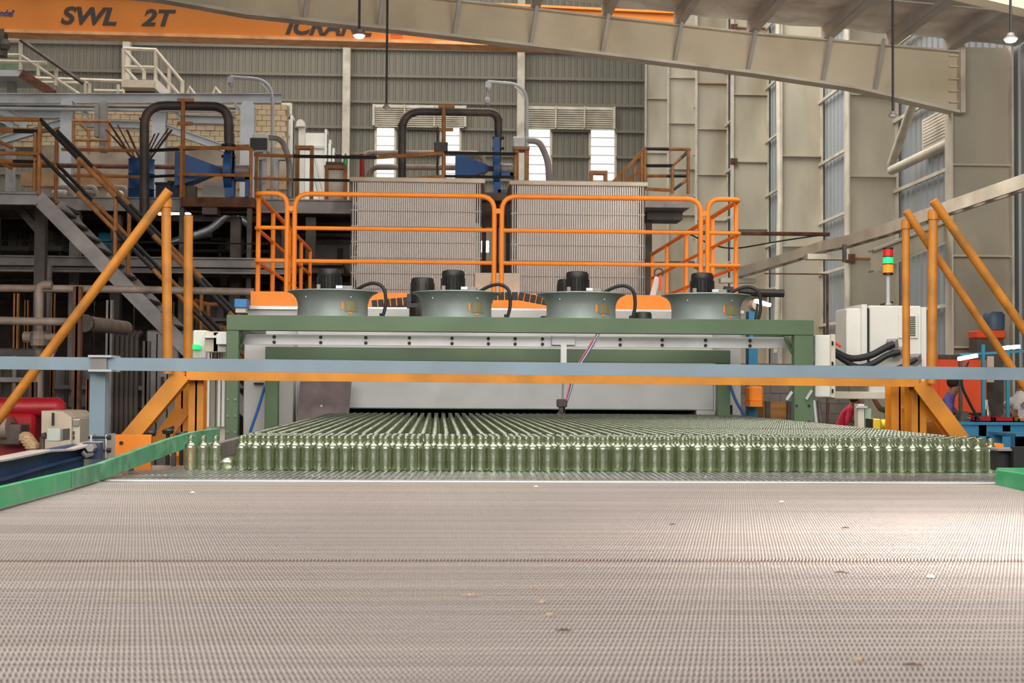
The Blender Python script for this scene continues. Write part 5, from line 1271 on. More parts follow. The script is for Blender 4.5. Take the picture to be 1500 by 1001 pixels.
# drums and bins on the left deck
t = thing('drum', 'blue steel drum full of long rods standing on the left deck', 'drum', (WX(207, YM+.9), YM+.9, zM))
c = (WX(207, YM+.9, 260), YM+.9, zM); hgt = W(207, 234, YM+.9).z-zM
b = MB(); b.lathe([(.2, 0), (.215, .02), (.21, hgt*.32), (.222, hgt*.34), (.21, hgt*.36), (.21, hgt*.66), (.222, hgt*.68), (.21, hgt*.7), (.21, hgt-.02), (.22, hgt), (.19, hgt), (.19, hgt*.6)], c, 20); b.build('barrel', m_bluem, t, True)
for i, (a_, c_) in enumerate([((206, 235), (186, 190)), ((200, 236), (172, 183)), ((214, 236), (247, 188)), ((218, 236), (252, 190)), ((212, 236), (233, 195)), ((208, 236), (227, 196)), ((196, 236), (160, 180)), ((202, 238), (155, 190)), ((216, 238), (243, 200)), ((198, 236), (165, 200))]):
    b = MB(); p = W(*a_, YM+.9); u = W(*c_, YM+.9+R.uniform(-.1, .1)); b.tube([p-(u-p)*.5, u], .014+.006*(i % 3 == 0), 5)
    tag(b.build('rod', m_rust), 'rusty rod in the blue drum, '+['tilting slightly left', 'tilting left, second steepest', 'leaning far right', 'leaning furthest right of all', 'short, tilting right', 'shortest, nearly upright at right', 'thick, leaning far left', 'leaning furthest left of all', 'leaning right, low', 'leaning left, low'][i], 'rod', 'rods in the blue drum')
for i, (x0, x1, y0) in enumerate([(228, 250, 268), (247, 272, 266)]):
    t = thing('bin', ['dark blue bin beside the blue drum on the left deck, left one', 'dark blue bin beside the left blower horn on the deck'][i], 'bin', (WX((x0+x1)/2, YM+.7), YM+.7, zM))
    q = pbox(x0, x1, y0, 290, YM+.6+.05*i, YM+1.0); b = MB(); b.box(q[0], q[1], q[2], q[3], zM, q[5]); b.build('body', mat('bin_blue%d' % i, (30, 42, 66), .5), t)
    b = MB(); b.box(q[0]-.015, q[1]+.015, q[2]-.015, q[3]+.015, q[5]-.03, q[5]+.01); b.build('rim', m_black, t)
t = thing('white_box', 'low white carton behind the left blower', 'box', (WX(317, YM+1.4), YM+1.4, zM)); q = pbox(296, 340, 266, 290, YM+1.3, YM+1.8)
b = MB(); b.box(q[0], q[1], q[2], q[3], zM, q[5]); b.build('carton', m_white, t)
b = MB(); b.box(q[0]-.01, q[1]+.01, q[2]-.01, q[3]+.01, q[5]-.08, q[5]+.005); b.build('lid', m_white, t)

# swan-neck hoist pole and control screen
def swan(px, ptop, pend, pb, Y, lab, r=.03):
    t = thing('swan_neck_pole', lab, 'pole', W(px, pb, Y)); foot(t, px, pb, Y, rdz if px > 500 else zM, m_steelb)
    b = MB(); b.tube(arc_path([W(px, pb, Y), W(px, ptop, Y), W(pend, ptop-4, Y)], .5, 8), r, 8); b.build('pole', m_steelb, t, True)
    b = MB(); b.bar(W(px-1, ptop+22, Y), W(px-18, ptop+2, Y), .03, .03); b.build('strut', m_steelb, t)
    b = MB(); q = W(pend+2, ptop, Y); b.box(q.x-.06, q.x+.04, Y-.04, Y+.04, q.z-.06, q.z+.05); b.lathe([(.03, -.12), (.045, -.08), (.03, -.04)], (q.x, q.y, q.z), 8); b.build('pulley', m_steelb, t)
    return t
swan(399, 117, 337, 225, YM+1.8, 'pale swan-neck hoist pole left of centre over the left deck')
t = swan(772, 124, 714, 200, YM+2.2, 'pale swan-neck hoist pole above the right ribbed screen')
b = MB(); q = W(714, 146, YM+2.2); b.tube([q+Vector((0, 0, .3)), q], .008, 5); b.lathe([(.02, -.1), (.05, -.06), (.05, 0), (.02, .05)], tuple(q), 8); tag(b.build('hoist_hook', m_steelb), 'small hoist hook hanging from the right swan-neck pole', 'hook')
t = thing('operator_console', 'pale control box with a black screen left of the swan-neck pole', 'control panel', W(382, 222, YM+.5))
b = MB(); b.box(*pbox(370, 393, 195, 222, YM+.5, YM+.8), bev=.02); b.build('casing', m_white, t)
b = MB(); b.box(*pbox(366, 391, 202, 219, YM+.44, YM+.5)); b.build('screen', m_black, t)
b = MB(); q = W(388, 222, YM+.6); b.bar(q, (q.x, q.y, zM), .06, .06); b.build('stand', m_steelb, t)
b = MB(); b.tube(arc_path([W(393, 201, YM+.6), W(412, 203, YM+.6), W(424, 232, YM+.6), W(424, 290, YM+.6)], .4, 5), .05, 8); tag(b.build('flexible_hose', m_steel, None, True), 'thick grey flexible hose curving down right of the control screen', 'hose')
t = thing('operator_console', 'blue-grey box with an orange hood above the right ribbed screen', 'control panel', W(762, 265, YM+2))
b = MB(); b.box(*pbox(751, 770, 200, 216, YM+2, YM+2.3), bev=.02); b.build('casing', m_steelb, t)
b = MB(); b.box(*pbox(753, 776, 215, 219, YM+1.95, YM+2.3)); b.box(*pbox(754, 760, 219, 265, YM+2, YM+2.1)); b.box(*pbox(769, 775, 219, 265, YM+2, YM+2.1)); b.build('hood_frame', m_brownrail, t)
b = MB(); b.tube(arc_path([W(772, 206, YM+2.2), W(790, 207, YM+2.2), W(803, 235, YM+2.2), (WX(804, YM+2.2), YM+2.2, 4.75)], .4, 5), .055, 8); tag(b.build('flexible_hose', m_steel, None, True), 'thick dark flexible hose curving down in front of a back window', 'hose')
t = thing('signal_box', 'dark box on a thin pole in front of the second back window', 'box', W(646, 268, YM+.6))
b = MB(); b.box(*pbox(636, 656, 208, 222, YM+.85, YM+1.05), bev=.01); b.build('casing', m_duct, t)
b = MB(); q = W(641, 186, YM+1.05); b.tube([(q.x, q.y, 4.75), q], .018, 6); b.build('pole', m_black, t)
t = thing('pipe_pair', 'two dusty horizontal pipes with elbows behind the left duct, above the first screen', 'pipes', W(620, 262, YM+3))
for y, x0, x1 in ((224, 531, 708), (245, 541, 700)):
    b = MB(); b.tube(arc_path([W(x0, y+36, YM+3), W(x0, y, YM+3), W(x1, y+1, YM+3), W(x1+2, y+30, YM+3)], .18, 5), .05, 10); b.build('pipe', m_pipe, t, True)
b = MB(); b.tube([W(530, 226, YM+2.8), W(530, 262, YM+2.8)], .04, 8); b.build('red_pipe', m_red, t)
foot(t, 708, 250, YM+3, rdz); foot(t, 545, 270, YM+3, rdz)

# ochre frames on the deck
def portal(x0, x1, y0, y1, Y, w, lab, m=m_brownrail, inner=None):
    t = thing('ochre_portal' if m is m_brownrail else 'steel_portal', lab, 'frame', W((x0+x1)/2, y1, Y))
    s_ = Y/2100
    for x in (x0+w/2, x1-w/2):
        b = MB(); q = W(x, y1, Y); b.box(q.x-w*s_/2, q.x+w*s_/2, Y, Y+.15, rdz if x > 800 else zM, W(x, y0, Y).z); b.build('upright', m, t)
    b = MB(); b.box(*pbox(x0, x1, y0, y0+w, Y-.01, Y+.16)); b.build('head', m, t)
    if inner: b = MB(); b.box(*pbox(x0+w, x1-w, y0+w+2, y1-4, Y+.1, Y+.14)); b.build('panel', inner, t)
    return t
portal(432, 458, 213, 296, YM+1.5, 5, 'tall narrow ochre frame left of the first ribbed screen')
portal(475, 508, 242, 296, YM+1.2, 5, 'square ochre frame with a pale panel beside the first ribbed screen', inner=m_cream)
b = MB(); b.box(*pbox(477, 502, 237, 242, YM+1.2, YM+1.5)); tag(b.build('cap_plate', m_dsteel), 'dark slab lying on the square ochre frame', 'slab')
t = thing('green_bottle', 'bright green bottle standing on the square ochre frame', 'bottle', W(506, 242, YM+1.25)); q = W(506, 242, YM+1.25)
b = MB(); b.lathe([(.035, 0), (.04, .01), (.04, .13), (.015, .17), (.015, .2)], tuple(q), 10); b.build('body', m_greenP, t, True)
portal(403, 424, 230, 296, YM+1.0, 4, 'bright white steel frame left of the ochre frames', m_steelb)
portal(374, 388, 229, 296, YM+.9, 5, 'narrow white steel frame by the control screen', m_steelb, inner=m_white)
portal(864, 890, 250, 268, YM+3, 5, 'small ochre frame in front of the right back window')
t = thing('railed_steps', 'black and yellow railed steps right of the second ribbed screen', 'steps', W(975, 300, YM+1))
Y = YM+.5
for pts in ([(897, 268), (945, 218), (1010, 219)], [(912, 270), (945, 243), (985, 243), (1008, 222)], [(945, 258), (1005, 258)], [(945, 277), (985, 279), (1008, 262)]):
    b = MB(); b.tube([W(x, y, Y+(0 if x < 990 else .8)) for x, y in pts], .03, 6, stripe=.6); b.build('rail', m_strp, t)
for x, y0, y1 in ((945, 218, 272), (940, 224, 272), (1008, 219, 284), (985, 243, 284), (930, 245, 275), (913, 250, 280)):
    b = MB(); b.tube([W(x, y0, Y), W(x, y1, Y)], .028, 6); b.build('post', m_brownrail, t)
b = MB(); q = pbox(945, 1011, 292, 304, Y-.1, Y+1.2); b.box(*q); b.build('platform', m_steel, t)
b = MB(); b.box(*pbox(948, 1000, 304, 322, Y+.4, Y+1.0)); b.build('underframe', m_dsteel, t)
b = MB(); x = WX(950, Y+.7, 400); b.box(x-.05, x+.05, Y+.65, Y+.75, 0, q[4]); b.build('leg', m_dsteel, t)
# --- furnace of firebrick with pale buckstays, behind the deck
YFu = 35.5
def brickwall(t, px0, px1, py0, py1, Y, cut=None):
    q = pbox(px0, px1, py0, py1, Y, Y+.3)
    b = MB(); b.box(q[0], q[1], Y+.03, Y+.4, q[4], q[5]); b.build('mortar', m_mortar, t)
    return q
ft = thing('furnace', 'cream firebrick furnace wall behind pale steel buckstays at upper left', 'furnace', (WX(200, YFu), YFu, 4))
BRK = []
for (px0, px1, py0, py1) in ((20, 92, 176, 216), (100, 225, 150, 216), (232, 420, 152, 240)):
    q = brickwall(ft, px0, px1, py0, py1, YFu); bw_, bh = .23, .135
    z = q[4]; r = 0
    while z < q[5]-.05:
        x = q[0]-(bw_/2 if r % 2 else 0)
        while x < q[1]:
            BRK.append((max(x, q[0]), min(x+bw_, q[1]), z, min(z+bh, q[5]))); x += bw_
        z += bh; r += 1
BRK = [k for k in BRK if k[1]-k[0] > .05]
R.shuffle(BRK)
bb = MB(); bb.box(-.11, .11, -.04, .04, -.062, .062); mesh0 = None
for k in BRK[:290]:
    c = ((k[0]+k[1])/2, YFu+R.uniform(-.008, .008), (k[2]+k[3])/2)
    if mesh0 is None:
        me = bpy.data.meshes.new('brick'); me.from_pydata(bb.v, [], bb.f); me.materials.append(m_brick); mesh0 = me
    o = bpy.data.objects.new('brick', mesh0); COL.objects.link(o); o.parent = ft; o.location = Vector(c)-ft.location; o.scale = ((k[1]-k[0]-.012)/.22, 1, 1)
b = MB()
for k in BRK[290:]: b.box(k[0]+.006, k[1]-.006, YFu-.04+R.uniform(-.008, .008), YFu+.04, k[2]+.006, k[3]-.006)
if b.v: b.build('brick_field', m_brick, ft, stuff=True)
b = MB(); q = pbox(60, 420, 215, 300, YFu-.1, YFu+.3); b.box(q[0], q[1], q[2], q[3], 0, q[5]); b.build('lower_casing', mat('furnace_casing', (176, 160, 142), .8, 0, .2, 1.2, dirt=(120, 96, 78), dscale=.8), ft)
b = MB(); q = pbox(30, 420, 255, 275, YFu-.2, YFu); b.box(*q); b.build('band', mat('tan_band', (176, 140, 104), .7), ft)
# long beams in front of the furnace
def ibpix(name, lab, x0, y0, x1, y1, Y, hp, m=m_steelb):
    return igirder(name, lab, W(x0, y0, Y), W(x1, y1, Y), .25, hp*Y/2100, m)
ibpix('long_beam', 'long pale steel beam crossing above the firebrick furnace', -40, 145, 412, 145, 34.5, 14)
ibpix('cross_beam', 'pale steel beam behind the second buckstay, above the bricks', 20, 167, 92, 168, 34.8, 12)
ibpix('cross_beam', 'pale steel beam between the two right buckstays of the furnace', 262, 175, 345, 177, 34.8, 12)
ibpix('cross_beam', 'pale steel beam left of the big duct on the furnace', 118, 181, 210, 184, 34.8, 10)
for i, (a_, c_, hp, lab) in enumerate([((-10, 210), (92, 180), 11, 'pale sloping beam rising to the left buckstay'), ((238, 186), (330, 218), 11, 'pale sloping beam falling right from the middle buckstay'), ((-20, 150), (40, 182), 16, 'heavy sloping cream beam at the upper left edge'), ((-10, 168), (20, 184), 10, 'short sloping beam at the upper left edge'), ((105, 150), (130, 170), 8, 'small diagonal brace right of the left buckstay'), ((246, 152), (268, 176), 8, 'small diagonal brace right of the middle buckstay'), ((343, 152), (362, 176), 8, 'small diagonal brace left of the right buckstay')]):
    igirder('sloping_beam', lab, W(*a_, 34.2), W(*c_, 34.2), .2, hp*34.2/2100, m_steelb)
stays = [(88, 105, 145, 218, 34.0, 'left pale buckstay with a chamfered head against the furnace'), (222, 242, 150, 216, 34.0, 'middle pale buckstay right of the big duct'), (352, 372, 148, 222, 33.9, 'right pale buckstay with chamfered head behind the blower'), (384, 408, 144, 290, 38, 'tallest of the receding pale furnace columns, nearest'), (409, 429, 168, 290, 41, 'second of the receding pale furnace columns'), (447, 479, 188, 290, 46, 'third receding pale furnace column, wide'), (479, 485, 203, 290, 50, 'fourth, slim receding furnace column'), (485, 490, 215, 290, 53, 'farthest, slimmest receding furnace column')]
for x0, x1, y0, y1, Y, lab in stays:
    t = thing('buckstay', lab, 'column', (WX((x0+x1)/2, Y), Y, W(x0, y1, Y).z))
    q = pbox(x0, x1, y0+7, y1, Y, Y+.3); c = (q[1]-q[0])*.18
    b = MB(); b.box(q[0], q[1], q[2], q[3], 0, q[5]); b.build('web', m_steelb if Y < 35 else m_white, t)
    if Y < 35:
        b = MB(); zt_ = W(x0, y0, Y).z; b.prism([(q[0], q[5]), (q[1], q[5]), (q[1]-c, zt_), (q[0]+c, zt_)], Y, Y+.3); b.build('head', m_steelb, t)
    else:
        b = MB(); b.box(q[1]-.07, q[1], Y-.15, Y+.4, q[4], q[5]+.1); b.build('flange', m_white, t)
        b = MB(); b.box(q[0], q[1], Y-.05, Y, q[5]-.5, q[5]-.42); b.build('cleat', m_steelb, t)
t = thing('capped_post', 'pale post with a pointed cap between receding furnace columns', 'post', W(440, 290, 40))
b = MB(); q = pbox(437, 446, 186, 290, 40, 40.2); b.box(q[0], q[1], 40, 40.2, 0, q[5]); b.build('post', m_white, t)
b = MB(); b.prism([(p.x, p.z) for p in (W(434, 186, 40), W(447, 186, 40), W(446, 179, 40), (W(443, 176, 40)), W(438, 176, 40), W(435, 179, 40))], 39.9, 40.3); b.build('cap', m_white, t)
b = MB(); b.tube([W(462, 232, 39), W(476, 290, 39), (WX(476, 39), 39, 0)], .05, 6); b.tube([W(456, 236, 39), W(470, 294, 39), (WX(470, 39), 39, 0)], .05, 6); tag(b.build('ladder', m_white), 'slanting pale ladder rails behind the ochre frames', 'ladder')
# upper stairs and railings
YU = 37.0
def prail(label, segs_, posts, Y, r=.05, m=m_cream):
    t = thing('upper_railing', label, 'railing', W(segs_[0][0][0], max(p[2] for p in posts) if posts else segs_[0][0][1], Y), 'pale railings above the furnace')
    for s_ in segs_:
        b = MB(); b.tube([W(x, y, Y) for x, y in s_], r, 6); b.build('rail', m, t)
    for x, y0, y1 in posts:
        b = MB(); b.tube([W(x, y0, Y), W(x, y1, Y)], r, 6); b.build('post', m, t)
    return t
prail('pale railing of the stair at the top left edge', [[(-40, 57), (30, 58)], [(-40, 80), (30, 81), (116, 138)], [(-20, 89), (68, 92)]], [(30, 58, 103), (56, 92, 112), (82, 96, 126)], YU)
b = MB(); b.tube([W(30, 58, YU-.1), W(122, 122, YU-.1)], .06, 6); tag(b.build('handrail', m_dsteel), 'dark sloping handrail of the stair at the top left', 'handrail')
prail('pale level railing between the upper left stair and the upper landing', [[(20, 113), (60, 115), (180, 119)], [(60, 121), (130, 122)], [(138, 133), (180, 134)]], [(125, 118, 138), (131, 122, 138), (173, 124, 140)], YU+1)
prail('pale railing around the small upper landing', [[(181, 71), (228, 73), (267, 120)], [(181, 98), (228, 99), (262, 138)], [(183, 74), (211, 104)], [(183, 100), (200, 118)], [(211, 104), (211, 116)]], [(181, 71, 120), (228, 73, 122), (248, 100, 136), (267, 118, 140)], YU)
prail('small pale rail ends poking above the long beam', [[(275, 140), (278, 128), (286, 140)], [(312, 140), (316, 129), (325, 141)]], [], YU)
t = thing('upper_landing', 'small pale steel landing on the long beam', 'platform', W(205, 138, YU))
b = MB(); b.box(*pbox(178, 228, 117, 128, YU-.2, YU+1.5)); b.build('deck', m_cream, t)
b = MB(); b.bar(W(228, 122, YU-.1), W(246, 140, YU-.1), .2, .2); b.build('stringer', m_white, t)
b = MB(); b.box(*pbox(183, 226, 128, 139, YU+.3, YU+1.5)); b.build('underframe', m_rust, t)
b = MB(); x = WX(205, YU+.8); b.box(x-.1, x+.1, YU+.7, YU+.9, 0, W(205, 128, YU).z); b.build('leg', m_steel, t)
t = thing('top_landing', 'pale landing with a green sheet at the top left edge', 'platform', W(10, 112, YU))
b = MB(); b.box(*pbox(-60, 31, 102, 111, YU, YU+1.5)); b.build('deck', m_steelb, t)
b = MB(); b.box(*pbox(-60, 29, 90, 101, YU+.3, YU+.5)); b.build('sheet', mat('faded_green', (122, 142, 112), .6), t)
b = MB(); b.bar(W(32, 108, YU), W(78, 138, YU), .2, .22); b.build('stringer', m_rust, t)
b = MB(); x = WX(10, YU+.8); b.box(x-.1, x+.1, YU+.7, YU+.9, 0, W(10, 111, YU).z); b.build('leg', m_steel, t)
t = thing('scaffold', 'small ochre railed cage with a winch left of the blue drum', 'frame', W(135, 222, 30))
for a_, c_ in (((107, 177), (160, 178)), ((108, 205), (161, 206)), ((108, 177), (108, 222)), ((160, 178), (160, 222)), ((130, 190), (130, 225)), ((117, 180), (130, 193))):
    b = MB(); b.tube([W(*a_, 30), W(*c_, 30)], .035, 6); b.build('rail', m_brownrail, t)
b = MB(); b.box(*pbox(145, 155, 148, 222, 30.5, 30.7)); b.box(*pbox(138, 144, 152, 200, 30.4, 30.6)); b.build('mast', m_steel, t)
t = thing('service_pipes', 'bundle of long dusty pipes running level over the left furnace', 'pipes', W(100, 162, 34))
for y, m in ((157, m_duct), (160, m_steelb), (243, m_rust)):
    b = MB(); b.tube([W(-40, y-2, 33.8 if y < 200 else 30), W(345, y+3, 33.8 if y < 200 else 30)], .05, 8); b.build('pipe', m, t)
for i, (x0, x1, y0, lab) in enumerate([(70, 96, 262, 'grey motor skid on the left deck, leftmost'), (112, 134, 248, 'dark doorway box under the ochre cage'), (152, 180, 262, 'beige pump skid on the deck left of the drum')]):
    t = thing('pump_skid' if i != 1 else 'steel_box', lab, 'machine', (WX((x0+x1)/2, YM+3), YM+3, zM))
    q = pbox(x0, x1, y0, 290, YM+3, YM+3.6); b = MB(); b.box(q[0], q[1], q[2], q[3], zM, zM+.25, bev=.01); b.build('base', m_steel if i != 1 else m_dsteel, t)
    b = MB(); b.lathe([(.1, -.14), (.14, -.1), (.14, .1), (.1, .14)], ((q[0]+q[1])/2, YM+3.2, zM+.4), 12, axis='x'); b.build('motor', [m_steel, m_dsteel, m_beige][i], t, True)
    b = MB(); b.tube(arc_path([(q[0]+.03, YM+3.45, zM+.1), (q[0]+.03, YM+3.45, zM+.62), (q[1]-.03, YM+3.45, zM+.62), (q[1]-.03, YM+3.45, zM)], .1, 4), .05, 8); b.build('pipe', m_pipe, t, True)

# --- dim lower left: pipes, machines, columns
def pipe(lab, pts, r, m=m_pipe, name='pipe', rad=.2):
    b = MB(); b.tube(arc_path([W(*p) for p in pts], rad, 4), r, 10); return tag(b.build(name, m, None, True), lab, 'pipe')
pipe('long dusty pipe crossing behind the yellow props at mid height', [(-60, 422, 17), (180, 424, 17), (372, 428, 17)], .045)
pipe('dusty pipe at the left edge ending in a wide flange', [(-60, 468, 16), (40, 471, 16), (124, 472, 16)], .045)
t = thing('wide_pipe', 'fat dusty pipe section angling back behind the slanting yellow pipe', 'pipe', W(150, 485, 16.2)); b = MB(); b.tube([W(126, 474, 16), W(184, 481, 17.5)], .085, 14); b.build('pipe', m_pipe, t, True)
b = MB(); b.tube([W(123, 473.5, 15.9), W(126, 474, 16)], .1, 14); b.build('flange', m_dsteel, t)
t = thing('riser_pipe', 'fat pale riser pipe with an elbow and valve at the left', 'pipe', W(57, 560, 16.4))
b = MB(); b.tube(arc_path([W(57, 600, 16.4), W(57, 418, 16.4), W(76, 418, 16.4)], .12, 5), .05, 10); b.build('riser', m_pipe, t, True)
b = MB(); b.tube([(WX(61, 21.3), 21.3, 0), (WX(61, 21.3), 21.3, WZ(396, 21.3))], .125, 14); b.build('column_pipe', m_steel, t, True)
b = MB(); b.tube([W(34, 494, 16.2), W(82, 494, 16.2)], .045, 10); b.lathe([(.08, -.08), (.1, 0), (.08, .08)], tuple(W(56, 496, 16.2)), 10); b.lathe([(.06, -.04), (.06, .04)], tuple(W(40, 494, 16.1)), 10, axis='x'); b.build('valve', m_pipe, t)
b = MB(); b.bar(W(84, 500, 16.1), W(66, 540, 16.1), .06, .06); b.build('strut', m_cream, t)
for i, (px, Y, w, m, y0, lab) in enumerate([(113, 15.5, 12, m_rust, 420, 'dark red-brown post behind the blue-grey post'), (50, 15, 9, m_rust, 560, 'dark red-brown post in front of the red machine'), (160, 18, 9, m_steel, 440, 'slim pale post in the dark under the deck'), (23, 20, 7, m_brownrail, 430, 'ochre post at far left under the tier beam'), (38, 20.3, 5, m_brownrail, 440, 'slimmer ochre post at far left under the tier beam'), (77, 20.6, 5, m_brownrail, 430, 'ochre post behind the riser pipe'), (130, 17.5, 5, m_brownrail, 556, 'ochre post behind the blue-grey post, low'), (215, 17, 10, m_dsteel, 500, 'dark steel post behind the left yellow column')]):
    x = WX(px, Y, 520); h = w*Y/4200
    t = thing('steel_post', lab, 'post', (x, Y, 0)); b = MB(); zt_ = W(px, y0, Y).z
    b.box(x-h, x+h, Y-h, Y-h+.02, 0, zt_); b.box(x-h, x+h, Y+h-.02, Y+h, 0, zt_); b.box(x-.012, x+.012, Y-h, Y+h, 0, zt_); b.build('shaft', m, t)
    b = MB(); b.box(x-h*1.4, x+h*1.4, Y-h*1.4, Y+h*1.4, 0, .02); b.build('foot_plate', m, t)
t = thing('red_machine', 'dusty dark red machine with a long red lid at the lower left', 'machine', W(30, 700, 14.5)); t.location.z = 0
q = pbox(-60, 50, 606, 660, 14.5, 15.6); b = MB(); b.box(q[0], q[1], q[2], q[3], .3, q[5], bev=.03); b.build('body', m_red, t)
b = MB(); p = W(-60, 597, 14.6); u = W(86, 597, 14.6); b.tube([p, u, u+Vector((.06, 0, -.01))], [.1, .1, .05], 12); b.build('lid', m_red, t, True)
q = pbox(-10, 30, 622, 652, 14.2, 14.5); b = MB(); b.box(*q, bev=.01); b.build('front_box', m_dsteel, t)
b = MB(); b.lathe([(.09, -.2), (.1, -.18), (.1, .05)], tuple(W(4, 628, 14.2)), 14, axis='x'); b.build('motor', m_pipe, t, True)
b = MB(); b.prism([(pp.x, pp.z) for pp in (W(11, 620, 14.45), W(24, 620, 14.45), W(17, 608, 14.45))], 14.44, 14.47); b.build('warning_triangle', m_rust, t)
for x in (q[0], q[1]):
    b = MB(); b.box(x-.05, x+.05, 14.6, 14.7, 0, .32); b.build('leg', m_dsteel, t)
b = MB()
for k in range(4):
    c = W(38+k*3, 642+k*4, 14.1); b.lathe([(.03, -.05), (.07, -.02), (.07, .03), (.03, .06)], tuple(c), 8)
tag(b.build('sacks', m_tan, None, True), 'heap of small tan bags at the foot of the red machine', 'bags', kind='stuff')
t = thing('control_cabinet', 'beige control cabinet with a sloping top at lower left', 'cabinet', W(85, 700, 14)); t.location.z = 0
p = [W(61, 660, 14), W(105, 660, 14), W(105, 612, 14), W(92, 603, 14), W(61, 602, 14)]
b = MB(); b.prism([(k.x, k.z if i > 1 else 0.05) for i, k in enumerate(p)], 14, 14.9); b.build('body', m_beige, t)
b = MB(); b.box(*pbox(105, 117, 614, 654, 14.05, 14.8)); b.build('side_door', m_cream, t)
b = MB(); b.box(*pbox(107, 116, 616, 624, 14.03, 14.05)); b.build('vent', m_steel, t)
for py in (632, 639):
    b = MB(); b.box(*pbox(107, 108.5, py, py+5, 14.03, 14.05)); b.build('latch', m_black, t)
b = MB(); b.box(*pbox(75.5, 78, 605, 624, 13.9, 13.95)); b.build('bar', m_black, t)
t = thing('grey_box', 'small pale grey box on a bracket in front of the beige cabinet', 'box', W(79, 648, 13.2))
b = MB(); b.box(*pbox(68, 88, 628, 647, 13.2, 13.35), bev=.008); b.build('casing', mat('pale_box', (198, 206, 198), .5), t)
b = MB(); b.box(*pbox(88, 92, 629, 646, 13.25, 13.5)); b.build('side', m_steel, t)
b = MB(); q = W(62, 640, 13.25); b.tube([q, W(68, 638, 13.25)], .03, 8); b.tube([q, (q.x, q.y, 0)], .025, 8); b.build('bracket', m_dsteel, t)
# machinery bays in the dark (forming machines)
bays = [(2, 14.9+4, 540, 'black ribbed machine head at the left edge behind the yellow pipe'), (100, 22, 560, 'grey forming machine deep in the shade left of the blue-grey post'), (200, 21, 560, 'tall grey machine casing in shade behind the left yellow pipes'), (330, 25, 440, 'grey forming machine behind the left end of the oven')]
for i, (px, Y, y0, lab) in enumerate(bays):
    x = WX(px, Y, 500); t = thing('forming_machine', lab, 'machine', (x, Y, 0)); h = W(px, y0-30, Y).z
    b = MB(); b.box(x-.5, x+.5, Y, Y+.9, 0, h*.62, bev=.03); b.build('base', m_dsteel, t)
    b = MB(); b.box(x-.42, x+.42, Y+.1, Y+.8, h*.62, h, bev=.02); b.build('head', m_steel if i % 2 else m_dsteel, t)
    for k in range(5):
        b = MB(); xx = x-.38+k*.19; b.tube([(xx, Y-.06, .3), (xx, Y-.06, h*.95)], .03, 8); b.build('cylinder', m_pipe if k % 2 else m_dsteel, t, True)
    for k in range(3):
        b = MB(); zz = h*(.35+.22*k); b.bar((x-.5, Y-.1, zz), (x+.5, Y-.1, zz), .05, .06); b.build('manifold', m_steel, t)
for k in range(6):
    px = 165+k*7; b = MB(); b.tube(arc_path([W(px+8, 486, 18.5), W(px, 492, 18.5), (WX(px, 18.5), 18.5, 0)], .15, 4), .03, 8); tag(b.build('cable_drop', m_dsteel, None, True), ['first', 'second', 'third', 'fourth', 'fifth', 'last'][k]+' from left of the curved dark cables dropping behind the slanting pipe', 'cable', 'curved cable drops')
t = thing('electrical_cabinet', 'pale grey cabinet in the shade right of the curved cables', 'cabinet', W(235, 700, 19)); t.location.z = 0
q = pbox(214, 262, 484, 560, 19, 19.6); b = MB(); b.box(q[0], q[1], q[2], q[3], 0.05, q[5], bev=.02); b.build('body', m_steel, t)
for f_ in (.33, .66):
    b = MB(); xx = q[0]+(q[1]-q[0])*f_; b.box(xx-.008, xx+.008, 18.99, 19, .1, q[5]-.05); b.build('door_seam', m_dark, t)
b = MB(); xx = q[0]+.2; b.box(xx, xx+.04, 18.97, 19, 1.4, 1.6); b.build('handle', m_black, t)
t = thing('teal_drum', 'teal horizontal tank behind the stair in the lower tier', 'tank', W(160, 366, 24))
b = MB(); q = W(147, 356, 24); b.lathe([(.05, -.02), (.17, 0), (.17, .5), (.05, .53)], tuple(q), 20, axis='x'); b.build('shell', m_teal, t, True)
for dx in (.08, .38):
    b = MB(); b.box(q.x+dx, q.x+dx+.06, 23.9, 24.1, q.z-.28, q.z-.1); b.build('saddle', m_dsteel, t)
foot(t, 150, 372, 24, z2+.08); foot(t, 178, 372, 24, z2+.08)
# bright curved ducts and tube lights above lower tier
for i, (a_, c_, m) in enumerate([((300, 312), (372, 312), m_tube), ((232, 312), (296, 310), m_tube)]):
    t = thing('strip_light', ['right glowing strip light under the rusty blower deck', 'left glowing strip light behind the lone yellow pipe'][i], 'lamp', W((a_[0]+c_[0])/2, 314, 24.5), 'strip lights under the deck')
    b = MB(); b.bar(W(*a_, 24.5), W(*c_, 24.5), .1, .07); b.build('tube', m, t)
    b = MB(); b.bar(W(*a_, 24.6)+Vector((0, 0, .05)), W(*c_, 24.6)+Vector((0, 0, .05)), .14, .03); b.build('housing', m_steel, t)
pipe('silver curved duct rising toward the strip light', [(285, 345, 25), (312, 335, 25), (330, 316, 25), (345, 312, 25), (366, 330, 25)], .07, m_alu, 'silver_duct', .4)
pipe('second silver curved duct behind the upright yellow pipes', [(225, 345, 25.5), (240, 360, 25.5), (270, 348, 25.5), (310, 342, 25.5)], .07, m_alu, 'silver_duct', .4)
b = MB(); q = W(270, 348, 25.5); b.box(q.x-.04, q.x+.04, 25.4, 25.6, z2+.08, q.z); tag(b.build('duct_stand', m_dsteel), 'dark stand under the curved silver duct behind the upright yellow pipes', 'stand')
